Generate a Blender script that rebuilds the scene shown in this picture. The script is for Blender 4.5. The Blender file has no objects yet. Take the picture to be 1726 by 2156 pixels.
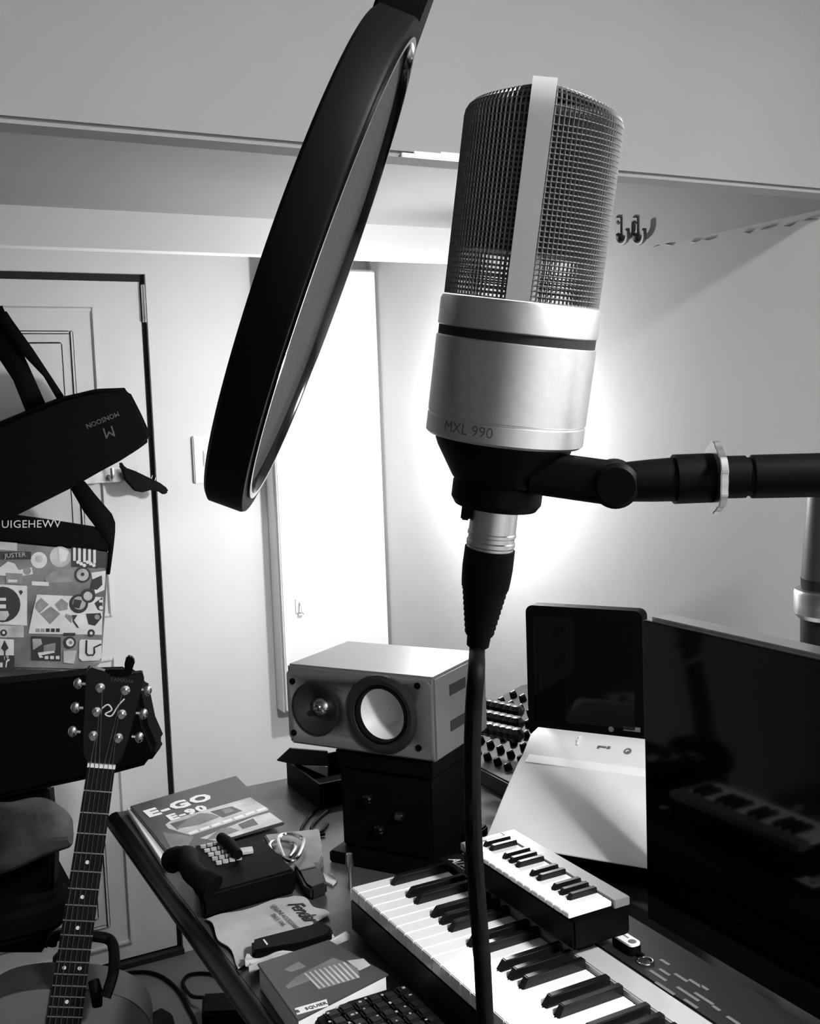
import bpy, bmesh, math, random
from mathutils import Vector, Matrix
random.seed(7)
SC = bpy.context.scene
COL = SC.collection
W, H = 1726, 2156
# ------------------------------------------------------------------ camera
FPX, YAW, PITCH, ROLL = 2298.0, 0.4843, 0.0912, -0.0359
CAM = Vector((0, 0, 1.5))
FW = Vector((math.sin(YAW)*math.cos(PITCH), math.cos(YAW)*math.cos(PITCH), -math.sin(PITCH)))
_r = Vector((math.cos(YAW), -math.sin(YAW), 0)); _u = _r.cross(FW)
RT = _r*math.cos(ROLL) + _u*math.sin(ROLL)
UP = -_r*math.sin(ROLL) + _u*math.cos(ROLL)
cd = bpy.data.cameras.new('camera'); cd.sensor_fit = 'HORIZONTAL'; cd.sensor_width = 36
cd.lens = 36*FPX/W; cd.clip_start = 0.01
co = bpy.data.objects.new('camera', cd); COL.objects.link(co)
co.matrix_world = Matrix(((RT.x, UP.x, -FW.x, CAM.x), (RT.y, UP.y, -FW.y, CAM.y), (RT.z, UP.z, -FW.z, CAM.z), (0, 0, 0, 1)))
SC.camera = co
# ------------------------------------------------------------------ world and exposure
wd = bpy.data.worlds.new('world'); SC.world = wd; wd.use_nodes = True
wd.node_tree.nodes['Background'].inputs[0].default_value = (.5, .5, .5, 1)
wd.node_tree.nodes['Background'].inputs[1].default_value = 0.02
SC.view_settings.view_transform = 'Standard'; SC.view_settings.look = 'None'
SC.view_settings.gamma = 1; SC.view_settings.use_curve_mapping = False
SC.view_settings.exposure = 0.0
BULB_L = 720.0        # radiance of the wall-lamp bulb (lamp built below)
CEIL_L = 390.0       # radiance of the ceiling lamp diffuser (lamp built below)
# ------------------------------------------------------------------ picking real points
def ray(x, y): return FW + RT*((x-W/2)/FPX) - UP*((y-H/2)/FPX)
def at(x, y, d): return CAM + ray(x, y)*d
def onx(x, y, v): r = ray(x, y); return CAM + r*((v-CAM.x)/r.x)
def ony(x, y, v): r = ray(x, y); return CAM + r*((v-CAM.y)/r.y)
def onz(x, y, v): r = ray(x, y); return CAM + r*((v-CAM.z)/r.z)
def onp(x, y, p, n): r = ray(x, y); return CAM + r*((p-CAM).dot(n)/r.dot(n))
def frame(o, ex, ey, ez): return Matrix(((ex.x, ey.x, ez.x, o.x), (ex.y, ey.y, ez.y, o.y), (ex.z, ey.z, ez.z, o.z), (0, 0, 0, 1)))
# ------------------------------------------------------------------ materials
MATS = {}
def mat(name, v, rough=.6, metal=0., ns=0, na=0., bump=0., bs=200, coat=0., spec=.5, emit=0., v2=None, trans=0.):
    m = bpy.data.materials.new(name); m.use_nodes = True; nt = m.node_tree
    b = nt.nodes['Principled BSDF']
    b.inputs['Base Color'].default_value = (v, v, v, 1); b.inputs['Roughness'].default_value = rough
    b.inputs['Metallic'].default_value = metal; b.inputs['Specular IOR Level'].default_value = spec
    if coat: b.inputs['Coat Weight'].default_value = coat
    if trans: b.inputs['Transmission Weight'].default_value = trans
    if emit:
        b.inputs['Emission Color'].default_value = (1, 1, 1, 1); b.inputs['Emission Strength'].default_value = emit
    if ns or bump:
        tc = nt.nodes.new('ShaderNodeTexCoord')
    if ns:
        n = nt.nodes.new('ShaderNodeTexNoise'); n.inputs['Scale'].default_value = ns; n.inputs['Detail'].default_value = 6
        nt.links.new(tc.outputs['Object'], n.inputs['Vector'])
        r = nt.nodes.new('ShaderNodeMapRange'); r.inputs['From Min'].default_value = .3; r.inputs['From Max'].default_value = .7
        lo, hi = (v*(1-na), v*(1+na)) if v2 is None else (v, v2)
        r.inputs['To Min'].default_value = lo; r.inputs['To Max'].default_value = min(hi, .95)
        nt.links.new(n.outputs['Fac'], r.inputs['Value'])
        c = nt.nodes.new('ShaderNodeCombineColor')
        for i in range(3): nt.links.new(r.outputs[0], c.inputs[i])
        nt.links.new(c.outputs[0], b.inputs['Base Color'])
    if bump:
        n2 = nt.nodes.new('ShaderNodeTexNoise'); n2.inputs['Scale'].default_value = bs; n2.inputs['Detail'].default_value = 4
        nt.links.new(tc.outputs['Object'], n2.inputs['Vector'])
        bp = nt.nodes.new('ShaderNodeBump'); bp.inputs['Strength'].default_value = bump; bp.inputs['Distance'].default_value = .004
        nt.links.new(n2.outputs['Fac'], bp.inputs['Height']); nt.links.new(bp.outputs[0], b.inputs['Normal'])
    MATS[name] = m
    return m
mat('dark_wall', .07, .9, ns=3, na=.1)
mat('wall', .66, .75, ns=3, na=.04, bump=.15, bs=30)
mat('soffit_shaded', .27, .8, ns=2.5, na=.06, bump=.2, bs=25)  # greyer than the walls: dimness under the beam is put into the colour
mat('white_paint', .88, .5, ns=6, na=.02)
mat('strip_paint', .94, .5, ns=6, na=.01)
mat('door_paint', .66, .45, ns=4, na=.03)
mat('gap_black', .004, .8)
mat('floor', .10, .45, ns=5, na=.25)
mat('chrome', .75, .18, 1.)
mat('steel', .62, .32, 1., ns=60, na=.06)
mat('mic_metal', .72, .38, 1., ns=300, na=.04)
mat('mesh_metal', .2, .5, .6)
mat('mic_print', .2, .4, .8)
mat('mini_frame', .28, .35, .4)
mat('strap_metal', .5, .5, .3)
mat('black_plastic', .0022, .5, spec=.07)
mat('black_gloss', .004, .12, spec=.5, coat=.2)
mat('black_matte', .003, .75, spec=.08)
mat('rubber', .0022, .6, spec=.08)
mat('black_fabric', .004, .95, spec=.05, bump=.4, bs=400)
mat('pop_fabric', .035, .9, spec=.1, bump=.3, bs=900)
mat('screen', .002, .07, spec=.22)
mat('silver_plastic', .62, .35, .25, ns=40, na=.03)
mat('key_white', .92, .25, coat=.3)
mat('key_black', .006, .22, spec=.4)
mat('panel_dark', .014, .45, spec=.35)
mat('print_grey', .14, .6)
mat('print_white', .80, .6)
mat('device_white', .72, .32, ns=20, na=.02)
mat('device_highlight_icon', .85, .3)  # paler white for the painted crease highlight and one icon
mat('speaker_silver', .155, .38, .15, ns=300, na=.03)
mat('speaker_ring', .018, .4, spec=.3)
mat('slot_dark', .02, .6)
mat('cone_white', .68, .45)
mat('desk_top', .06, .32, ns=8, na=.25, spec=.4)
mat('desk_edge', .004, .25, spec=.3)
mat('paper', .75, .8, ns=15, na=.04)
mat('cover_dark', .055, .35, ns=5, na=.3)
mat('cover_mid', .17, .4, ns=18, na=.3)
mat('cover_light', .5, .4, ns=25, na=.25)
mat('cloth_white', .5, .95, ns=20, na=.1, bump=.25, bs=60)
mat('bag_grey', .16, .8, ns=9, na=.6)
mat('sticker_white', .62, .6, ns=30, na=.12)
mat('sticker_mid', .22, .6, ns=30, na=.3)
mat('sticker_light', .38, .6, ns=20, na=.35)
mat('sticker_dark', .02, .6)
mat('logo_grey', .05, .6)
mat('shirt', .05, .95, ns=14, na=.7, bump=.5, bs=40)
mat('guitar_top', .12, .3, ns=6, na=.08)
mat('guitar_wood', .03, .35)
mat('fretboard', .005, .5, ns=40, na=.3, spec=.2)
mat('bone', .75, .4)
mat('canister', .04, .4)
mat('mixer_panel', .035, .5)
mat('bulb', .9, .5, emit=BULB_L)
mat('diffuser', .9, .5, emit=CEIL_L)
mat('lamp_metal', .5, .4, .6)
mat('hook_metal', .07, .6)
mat('mesh_inner', .05, .8)
mat('hoop_plastic', .0022, .5, spec=.06)
# ------------------------------------------------------------------ mesh builder
class MB:
    def __init__(s, M=None): s.v = []; s.f = []; s.M = M
    def _add(s, vs, fs, M=None):
        M = M if M is not None else s.M
        k = len(s.v)
        for p in vs:
            p = Vector(p); s.v.append(M @ p if M is not None else p)
        s.f += [tuple(k+i for i in f) for f in fs]
        return s
    def box(s, a, b, M=None):
        x0, y0, z0 = a; x1, y1, z1 = b
        vs = [(x, y, z) for z in (z0, z1) for y in (y0, y1) for x in (x0, x1)]
        return s._add(vs, [(0, 2, 3, 1), (4, 5, 7, 6), (0, 1, 5, 4), (2, 6, 7, 3), (0, 4, 6, 2), (1, 3, 7, 5)], M)
    def prism(s, poly, z0, z1, M=None):      # poly in local xy, extruded along local z
        n = len(poly)
        vs = [(x, y, z0) for x, y in poly] + [(x, y, z1) for x, y in poly]
        fs = [tuple(range(n-1, -1, -1)), tuple(range(n, 2*n))] + [(i, (i+1) % n, n+(i+1) % n, n+i) for i in range(n)]
        return s._add(vs, fs, M)
    def extrude(s, pts, d):                  # world points, extruded by vector d
        n = len(pts); d = Vector(d)
        vs = [Vector(p) for p in pts] + [Vector(p)+d for p in pts]
        fs = [tuple(range(n-1, -1, -1)), tuple(range(n, 2*n))] + [(i, (i+1) % n, n+(i+1) % n, n+i) for i in range(n)]
        k = len(s.v); s.v += vs; s.f += [tuple(k+i for i in f) for f in fs]
        return s
    def lathe(s, prof, seg=32, M=None, caps=True):   # prof [(r,z)]
        vs = []; fs = []; m = len(prof)
        for r, z in prof:
            for i in range(seg):
                a = 2*math.pi*i/seg; vs.append((r*math.cos(a), r*math.sin(a), z))
        for j in range(m-1):
            for i in range(seg):
                i2 = (i+1) % seg; fs.append((j*seg+i, j*seg+i2, (j+1)*seg+i2, (j+1)*seg+i))
        if caps:
            fs.append(tuple(range(seg-1, -1, -1))); fs.append(tuple((m-1)*seg+i for i in range(seg)))
        return s._add(vs, fs, M)
    def ring(s, prof, seg=48, M=None):       # closed profile (torus-like)
        vs = []; fs = []; m = len(prof)
        for r, z in prof:
            for i in range(seg):
                a = 2*math.pi*i/seg; vs.append((r*math.cos(a), r*math.sin(a), z))
        for j in range(m):
            j2 = (j+1) % m
            for i in range(seg):
                i2 = (i+1) % seg; fs.append((j*seg+i, j*seg+i2, j2*seg+i2, j2*seg+i))
        return s._add(vs, fs, M)
    def tube(s, pts, r, seg=10, M=None):
        pts = [Vector(p) for p in pts]; n = len(pts)
        rs = r if isinstance(r, (list, tuple)) else [r]*n
        vs = []; fs = []; prev = None
        for i, p in enumerate(pts):
            t = (pts[min(i+1, n-1)]-pts[max(i-1, 0)]).normalized()
            if prev is None:
                a = Vector((0, 0, 1)) if abs(t.z) < .9 else Vector((1, 0, 0))
                u = t.cross(a).normalized()
            else:
                u = (prev - t*prev.dot(t)).normalized()
            prev = u; w = t.cross(u)
            for k in range(seg):
                an = 2*math.pi*k/seg; vs.append(p + (u*math.cos(an)+w*math.sin(an))*rs[i])
        for i in range(n-1):
            for k in range(seg):
                k2 = (k+1) % seg; fs.append((i*seg+k, i*seg+k2, (i+1)*seg+k2, (i+1)*seg+k))
        fs.append(tuple(range(seg-1, -1, -1))); fs.append(tuple((n-1)*seg+k for k in range(seg)))
        return s._add(vs, fs, M)
    def sphere(s, c, r, seg=16, M=None, sc=(1, 1, 1)):
        rows = seg//2; vs = []; fs = []
        for j in range(1, rows):
            t = math.pi*j/rows
            for i in range(seg):
                a = 2*math.pi*i/seg
                vs.append((c[0]+r*sc[0]*math.sin(t)*math.cos(a), c[1]+r*sc[1]*math.sin(t)*math.sin(a), c[2]+r*sc[2]*math.cos(t)))
        for j in range(rows-2):
            for i in range(seg):
                i2 = (i+1) % seg; fs.append((j*seg+i, (j+1)*seg+i, (j+1)*seg+i2, j*seg+i2))
        vs.append((c[0], c[1], c[2]+r*sc[2])); vs.append((c[0], c[1], c[2]-r*sc[2])); n = len(vs)
        for i in range(seg):
            i2 = (i+1) % seg; fs.append((n-2, i, i2)); fs.append((n-1, (rows-2)*seg+i2, (rows-2)*seg+i))
        return s._add(vs, fs, M)
    def build(s, name, m, parent=None, bevel=0, seg=2, smooth=30, sub=0):
        me = bpy.data.meshes.new(name)
        bm = bmesh.new()
        o = Vector((0, 0, 0)); p = parent
        while p is not None: o += p.location; p = p.parent
        base = Vector((0, 0, 0))
        if parent is None:       # origin of a one-mesh thing at its base centre
            xs = [v.x for v in s.v]; ys = [v.y for v in s.v]; zs = [v.z for v in s.v]
            base = Vector(((min(xs)+max(xs))/2, (min(ys)+max(ys))/2, min(zs))); o = base
        vs = [bm.verts.new(v-o) for v in s.v]
        for f in s.f:
            try: bm.faces.new([vs[i] for i in f])
            except ValueError: pass
        bmesh.ops.recalc_face_normals(bm, faces=bm.faces)
        if bevel:
            es = [e for e in bm.edges if len(e.link_faces) == 2 and e.calc_face_angle(0) > .5]
            bmesh.ops.bevel(bm, geom=es, offset=bevel, segments=seg, affect='EDGES', clamp_overlap=True)
        bm.normal_update()
        if smooth:
            lim = math.radians(smooth)
            for f in bm.faces: f.smooth = True
            for e in bm.edges:
                if len(e.link_faces) == 2 and e.calc_face_angle(0) > lim: e.smooth = False
        bm.to_mesh(me); bm.free()
        me.materials.append(MATS[m])
        ob = bpy.data.objects.new(name, me); COL.objects.link(ob)
        ob.location = base
        if parent is not None: ob.parent = parent
        if sub:
            md = ob.modifiers.new('sub', 'SUBSURF'); md.levels = sub; md.render_levels = sub
        return ob
def tag(o, label, cat, group=None):
    o['label'] = label; o['category'] = cat
    if group: o['group'] = group
    return o
def thing(name, label, cat, loc, group=None):
    o = bpy.data.objects.new(name, None); COL.objects.link(o); o.location = Vector(loc); o.empty_display_size = .05
    return tag(o, label, cat, group)
def carve(ob, cutters):        # subtract solids, keep one mesh
    for c in cutters:
        md = ob.modifiers.new('b', 'BOOLEAN'); md.object = c; md.operation = 'DIFFERENCE'; md.solver = 'EXACT'
    bpy.context.view_layer.update()
    me = bpy.data.meshes.new_from_object(ob.evaluated_get(bpy.context.evaluated_depsgraph_get()))
    ob.modifiers.clear(); old = ob.data; ob.data = me; me.name = old.name; bpy.data.meshes.remove(old)
    return ob
def struct(o): o['kind'] = 'structure'; return o
def dupe(src, parent, off):     # a copy that shares its mesh
    c = src.copy(); COL.objects.link(c); c.parent = parent; c.location = src.location + Vector(off); return c
def text(name, body, m, parent, M, size, depth=.0003, shear=0., align='CENTER', bend=None, spacing=1., bold=0.):
    cu = bpy.data.curves.new(name, 'FONT'); cu.body = body; cu.size = size; cu.extrude = depth; cu.shear = shear
    cu.align_x = align; cu.align_y = 'CENTER'; cu.resolution_u = 2; cu.space_character = spacing; cu.offset = bold*size
    t = bpy.data.objects.new(name, cu); COL.objects.link(t)
    bpy.context.view_layer.update()
    me = bpy.data.meshes.new_from_object(t.evaluated_get(bpy.context.evaluated_depsgraph_get()))
    bpy.data.objects.remove(t); bpy.data.curves.remove(cu)
    o = Vector((0, 0, 0)); p = parent
    while p is not None: o += p.location; p = p.parent
    for v in me.vertices:
        q = bend(v.co) if bend else v.co
        v.co = (M @ q) - o
    me.name = name; me.materials.clear(); me.materials.append(MATS[m])
    ob = bpy.data.objects.new(name, me); COL.objects.link(ob); ob.parent = parent
    return ob
def spline(pts, n=8):          # Catmull-Rom through points
    P = [Vector(p) for p in pts]; out = []
    for i in range(len(P)-1):
        p0, p1, p2, p3 = P[max(i-1, 0)], P[i], P[i+1], P[min(i+2, len(P)-1)]
        for k in range(n):
            t = k/n
            out.append(.5*((2*p1)+(p2-p0)*t+(2*p0-5*p1+4*p2-p3)*t*t+(3*p1-p0-3*p2+p3)*t**3))
    out.append(P[-1]); return out
def rrect(w, h, r, n=4):       # rounded rectangle centred at 0
    out = []
    for cx, cy, a0 in ((w/2-r, h/2-r, 0), (-w/2+r, h/2-r, 90), (-w/2+r, -h/2+r, 180), (w/2-r, -h/2+r, 270)):
        for k in range(n+1):
            a = math.radians(a0+90*k/n); out.append((cx+r*math.cos(a), cy+r*math.sin(a)))
    return out
# ================================================================== THE ROOM
YD, XR = 2.945, 1.431           # door wall, right wall
XL, YB = -1.4, -1.6             # left wall, wall behind
YF, ZF = 1.2, 1.81              # face of the near dropped beam and its lower edge
ZS = 1.953                      # underside behind it
struct(MB().box((XL-.1, YB-.1, -.06), (XR+.1, YD+.2, 0)).build('floor', 'floor'))
struct(MB().box((XR, YB-.1, 0), (XR+.1, YD+.2, 2.5)).build('wall_right', 'wall'))
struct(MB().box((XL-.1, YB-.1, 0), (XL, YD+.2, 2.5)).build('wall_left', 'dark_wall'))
struct(MB().box((XL, YB-.1, 0), (XR, YB, 2.5)).build('wall_back', 'wall'))
DX0, DX1, DZ1 = -.03, .775, 1.893   # door opening
wb = MB()
wb.box((DX1, YD, 0), (XR, YD+.1, ZS+.05)); wb.box((XL, YD, 0), (DX0, YD+.1, ZS+.05)); wb.box((DX0, YD, DZ1), (DX1, YD+.1, ZS+.05))
struct(wb.build('wall_far', 'wall'))
struct(MB().box((XL, YB, 2.4), (XR, YF+.05, 2.5)).build('ceiling', 'soffit_shaded'))
struct(MB().box((XL, YF, ZF), (XR, YF+.05, 2.42)).build('trim_1', 'soffit_shaded', bevel=.006))            # near dropped beam
struct(MB().box((XL, YF+.05, ZS), (XR, YD+.1, ZS+.1)).build('trim_2', 'soffit_shaded'))       # low ceiling behind it
struct(MB().box((XL, 2.4, 1.871), (XR, 2.44, ZS)).build('trim_3', 'strip_paint'))      # white board under the low ceiling
# sloped coving between low ceiling and right wall
cv = MB()
ce = [(YF+.05, 1.0), (1.85, 1.0), (2.1, .7), (2.34, .02)]; vs = []; fs = []
for y, k in ce: vs += [(XR-.115*k, y, ZS+.0005), (XR, y, ZS+.0005), (XR, y, ZS-(ZS-1.80)*k)]
for i in range(3):
    a = i*3; fs += [(a, a+1, a+4, a+3), (a+1, a+2, a+5, a+4), (a+2, a, a+3, a+5)]
fs += [(0, 2, 1), (9, 10, 11)]; cv._add(vs, fs)
struct(cv.build('trim_4', 'soffit_shaded'))
# crack of flaked plaster along the coving
cr = []
for x, y in ((1300, 531), (1345, 524), (1375, 521), (1400, 514), (1425, 518), (1455, 508), (1480, 505), (1520, 497), (1565, 489), (1600, 484), (1640, 473), (1650, 476), (1690, 465), (1726, 461)):
    cr.append(onx(x, y, XR-.001)+Vector((0, 0, .0)))
ck = MB()
for i in range(len(cr)-1):
    if i % 3 == 1: continue
    ck.tube([cr[i], cr[i].lerp(cr[i+1], .35)+Vector((0, 0, random.uniform(-.003, .003))), cr[i].lerp(cr[i+1], random.uniform(.5, .95))], [.0006, .0014, .0005], 5)
struct(ck.build('trim_5', 'print_grey'))
# flaked lower lip of the near beam
lip = MB()
for x0_, x1_, h_ in ((846, 874, .004), (872, 930, .007), (928, 968, .009)):
    a_, b_ = ony(x0_, 340, YF).x, ony(x1_, 345, YF).x
    lip.box((a_, YF-.001, ZF-.0005), (b_, YF+.004, ZF+h_))
struct(lip.build('trim_6', 'white_paint', bevel=.0008))
# ---- door
dr = MB()
door = struct(MB().box((DX0+.012, YD+.012, .02), (DX1-.014, YD+.05, DZ1-.02)).build('door_1', 'door_paint'))
for (z0, z1) in ((.98, 1.803), (.062, .87)):
    for (inset, w_, dp) in ((0, .011, .006), (.060, .009, .004)):
        x0, x1, a, b = DX0+.14+inset, .640-inset, z0+inset, z1-inset
        m = MB()
        y0, y1 = YD+.012-dp, YD+.0125
        m.box((x0, y0, a), (x0+w_, y1, b)); m.box((x1-w_, y0, a), (x1, y1, b)); m.box((x0+w_, y0, a), (x1-w_, y1, a+w_)); m.box((x0+w_, y0, b-w_), (x1-w_, y1, b))
        m.build('moulding', 'door_paint', door, bevel=.0025)
    m = MB(); m.box((DX0+.14+.09, YD+.006, z0+.09), (.64-.09, YD+.0125, z1-.09)); m.build('panel', 'door_paint', door, bevel=.004)
struct(MB().box((DX0-.01, YD+.06, .0), (DX1+.01, YD+.098, DZ1+.01)).build('trim_7', 'gap_black'))   # black sheet painting the shade behind the door gap
gp = MB(); gp.box((DX1-.0138, YD+.014, .02), (DX1-.0002, YD+.05, DZ1-.0202)); gp.box((DX0+.012, YD+.014, DZ1-.0198), (DX1-.0002, YD+.05, DZ1-.0004))
struct(gp.build('trim_9', 'gap_black'))  # black strips fill the door gap, standing in for its shade
hg = MB(); hg.tube([(DX1-.006, YD+.004, 1.765), (DX1-.006, YD+.004, 1.865)], .0045, 8)
hg.box((DX1-.012, YD+.004, 1.765), (DX1-.001, YD+.012, 1.865)); hg.build('hinge', 'chrome', door)
struct(MB().box((DX0, YD-.01, 0), (DX1, YD+.055, .015)).build('trim_8', 'panel_dark'))            # threshold
# light switch
sw = thing('light_switch', 'white light switch plate on the wall beside the door frame', 'switch', (.915, YD, 1.33))
MB().box((.878, YD-.010, 1.325), (.965, YD, 1.455)).build('plate', 'white_paint', sw, bevel=.003)
MB().box((.905, YD-.014, 1.37), (.935, YD-.009, 1.415)).build('rocker', 'white_paint', sw, bevel=.002)
# ---- shallow tall cabinet in the far corner
CY = YD-.075
cx0, cx1 = ony(593, 1300, CY).x, XR-.004
cz0, cz1 = .655, 1.915
cab = thing('wall_cabinet', 'tall shallow white wall cabinet in the corner beside the light switch', 'cabinet', ((cx0+cx1)/2, YD, cz0))
MB().box((cx0, CY+.018, cz0), (cx1, YD-.001, cz1)).build('body', 'white_paint', cab, bevel=.002)
dd = MB().box((cx0+.004, CY, cz0+.006), (cx1-.004, CY+.016, cz1-.006)).build('door', 'white_paint', cab, bevel=.003)
lp = ony(630, 1275, CY)
lt = MB(); lt.box((lp.x-.012, CY-.004, lp.z-.02), (lp.x+.012, CY+.001, lp.z+.02)); lt.tube([lp+Vector((0, -.004, .01)), lp+Vector((0, -.018, .006)), lp+Vector((0, -.02, -.016)), lp+Vector((.008, -.012, -.022))], .003, 8)
lt.build('latch', 'white_paint', dd)
# ---- two coat hooks up on the coving
cvn = Vector((-(ZS-1.80), 0, -.115)).normalized(); cvp = Vector((XR, 2, 1.80))
for i, (x, lab) in enumerate(((1310, 'grey metal J-shaped wall hook, the one closer to the microphone head'), (1345, 'grey metal J-shaped wall hook, the farther one from the microphone head'))):
    p = onp(x-3, 488, cvp, cvn)
    hk = thing('wall_hook', lab, 'hook', p, 'wall hooks under the beam')
    hx = x-1310
    def hp(x_, y_, k): return onp(x_+hx, y_, cvp+cvn*k, cvn)
    m = MB(); m.extrude([hp(x_, y_, .0005) for x_, y_ in ((1296, 458), (1299, 456), (1307, 456), (1308, 459), (1308, 500), (1302, 505), (1295, 500))], cvn*.003); m.build('plate', 'hook_metal', hk, bevel=.0005)
    m = MB(); m.tube(spline([hp(1301, 494, .003), hp(1302, 505, .004), hp(1309, 511, .006), hp(1317, 508, .009), hp(1321, 497, .011), hp(1321, 483, .011)], 5), .0046, 8); m.build('curl', 'hook_metal', hk)
    q = hp(1301, 469, .0036); ux = Vector((0, -1, 0)); s = MB(frame(q, ux, cvn.cross(ux), cvn)); s.lathe([(.0042, -.0005), (.0042, .0008), (.002, .0012)], 12); s.build('screw', 'gap_black', hk)
# ---- wall lamp behind the microphone
LB = Vector((1.30, 2.25, 1.455))
lm = thing('wall_lamp', 'lit wall lamp on the right wall behind the microphone', 'lamp', (XR, LB.y, LB.z-.05))
MX = frame(Vector((XR, LB.y, LB.z+.045)), Vector((0, 1, 0)), Vector((0, 0, 1)), Vector((-1, 0, 0)))
MX.col[0] = (0, -1, 0, 0)
MB().lathe([(.04, 0), (.04, .012), (.03, .02)], 24, MX).build('wall_plate', 'lamp_metal', lm)
MB().tube(spline([(XR-.015, LB.y, LB.z+.045), (XR-.08, LB.y, LB.z+.085), (LB.x+.02, LB.y, LB.z+.09), (LB.x, LB.y, LB.z+.07)], 6), .006, 8).build('arm', 'lamp_metal', lm)
T = Matrix.Translation(LB)
MB().lathe([(.012, .027), (.014, .07), (.01, .075)], 16, T).build('socket', 'black_plastic', lm)
MB().ring([(.020, .058), (.013, .066), (.013, .070), (.022, .062)], 32, T).build('shade', 'lamp_metal', lm)
MB().sphere((0, 0, 0), .03, 16, T).build('bulb', 'bulb', lm)
# ---- ceiling lamp over the desk side of the room, behind the camera
cl = thing('ceiling_lamp', 'round white ceiling lamp behind the photographer', 'lamp', (1.0, -.45, 2.33))
T = Matrix.Translation((1.0, -.45, 2.33))
MB().lathe([(.16, .02), (.17, .03), (.17, .07)], 40, T).build('housing', 'white_paint', cl)
MB().lathe([(.02, 0), (.11, .003), (.15, .019)], 40, T).build('diffuser', 'diffuser', cl)
# ================================================================== DESK
ZT = .75
DX, DYE, DYN = .42, 2.09, -.15
dk = thing('desk', 'dark desk with rounded black front edge running along the right wall', 'desk', (.92, 1.0, 0))
MB().box((DX+.014, DYN, ZT-.03), (XR-.004, DYE, ZT)).build('tabletop', 'desk_top', dk, bevel=.002)
eg = MB(); M = frame(Vector((DX+.014, DYN, ZT-.017)), Vector((1, 0, 0)), Vector((0, 0, 1)), Vector((0, -1, 0)))
eg.tube([(DX+.014, DYN, ZT-.0195), (DX+.014, DYE+.004, ZT-.0195)], .019, 16); eg.build('edge_bumper', 'desk_edge', dk)
for x, y in ((.88, 2.02), (1.38, 2.02), (.88, -.05), (1.38, -.05)):
    MB().box((x-.025, y-.025, 0), (x+.025, y+.025, ZT-.03)).build('leg', 'black_plastic', dk, bevel=.003)
# ================================================================== LARGE KEYBOARD (88 keys)
KY = 1.374; ZK = .83
kb = thing('stage_keyboard', 'long black stage keyboard with full-size white keys and silver strip on the desk', 'keyboard', (.74, .72, ZT))
body = MB(); body.box((.612, .10, ZT+.008), (.882, 1.392, .806)); body.box((.752, .10, .806), (.882, 1.392, .826))
body.build('body', 'panel_dark', kb, bevel=.003)
for (x, y) in ((.65, 1.3), (.84, 1.3), (.65, .2), (.84, .2)):
    MB().lathe([(.012, ZT), (.012, ZT+.009)], 12, Matrix.Translation((x, y, 0))).build('foot', 'rubber', kb)
MB().box((.792, .11, .8255), (.878, 1.385, .8345)).build('control_panel', 'panel_dark', kb, bevel=.002)
MB().box((.754, .11, .8255), (.790, 1.262, .8355)).build('silver_strip', 'silver_plastic', kb, bevel=.0015)
eb = MB().box((.754, 1.264, .8255), (.790, 1.385, .8355)).build('logo_block', 'black_plastic', kb, bevel=.0015)
text('lettering', 'ALESIS', 'print_white', eb, frame(Vector((.771, 1.342, .8357)), Vector((0, -1, 0)), Vector((1, 0, 0)), Vector((0, 0, 1))), .022, shear=.25, spacing=.95)
wk = bk = None
names = 'ABCDEFG'
for i in range(52):
    y = KY - i*.0235
    off = (0, -i*.0235, 0)
    if wk is None:
        wk = MB().box((.607, y-.0226, .811), (.7505, y, ZK)).build('white_key', 'key_white', kb, bevel=.0012)
    else: dupe(wk, kb, off)
    if names[i % 7] in 'ACDFG' and i < 51:
        if bk is None:
            m = MB(); yc = y-.0235; x0, x1 = .656, .7505
            vs = [(x0, yc-.006, ZK-.004), (x1, yc-.006, ZK-.004), (x1, yc+.006, ZK-.004), (x0, yc+.006, ZK-.004), (x0+.012, yc-.0045, ZK+.012), (x1, yc-.0045, ZK+.012), (x1, yc+.0045, ZK+.012), (x0+.012, yc+.0045, ZK+.012)]
            m._add(vs, [(0, 3, 2, 1), (4, 5, 6, 7), (0, 1, 5, 4), (1, 2, 6, 5), (2, 3, 7, 6), (3, 0, 4, 7)])
            bk = m.build('black_key', 'key_black', kb, bevel=.001)
            b0 = i
        else: dupe(bk, kb, (0, -(i-b0)*.0235, 0))
# printed dashes, ring and knobs on the panel
pn = [(1368, 2043, 40), (1388, 2040, 25), (1420, 2050, 30), (1450, 2062, 28), (1380, 2068, 45), (1425, 2078, 50), (1462, 2090, 42), (1440, 2104, 30), (1475, 2075, 16), (1530, 2140, 26), (1390, 2020, 22), (1500, 2118, 16)]
for x, y, l in pn:
    p = onz(x, y, .8347); ln = l*.0007
    MB().box((p.x-.0022, p.y-ln, .8343), (p.x+.0022, p.y, .8350)).build('panel_mark', 'print_grey', kb)
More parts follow.
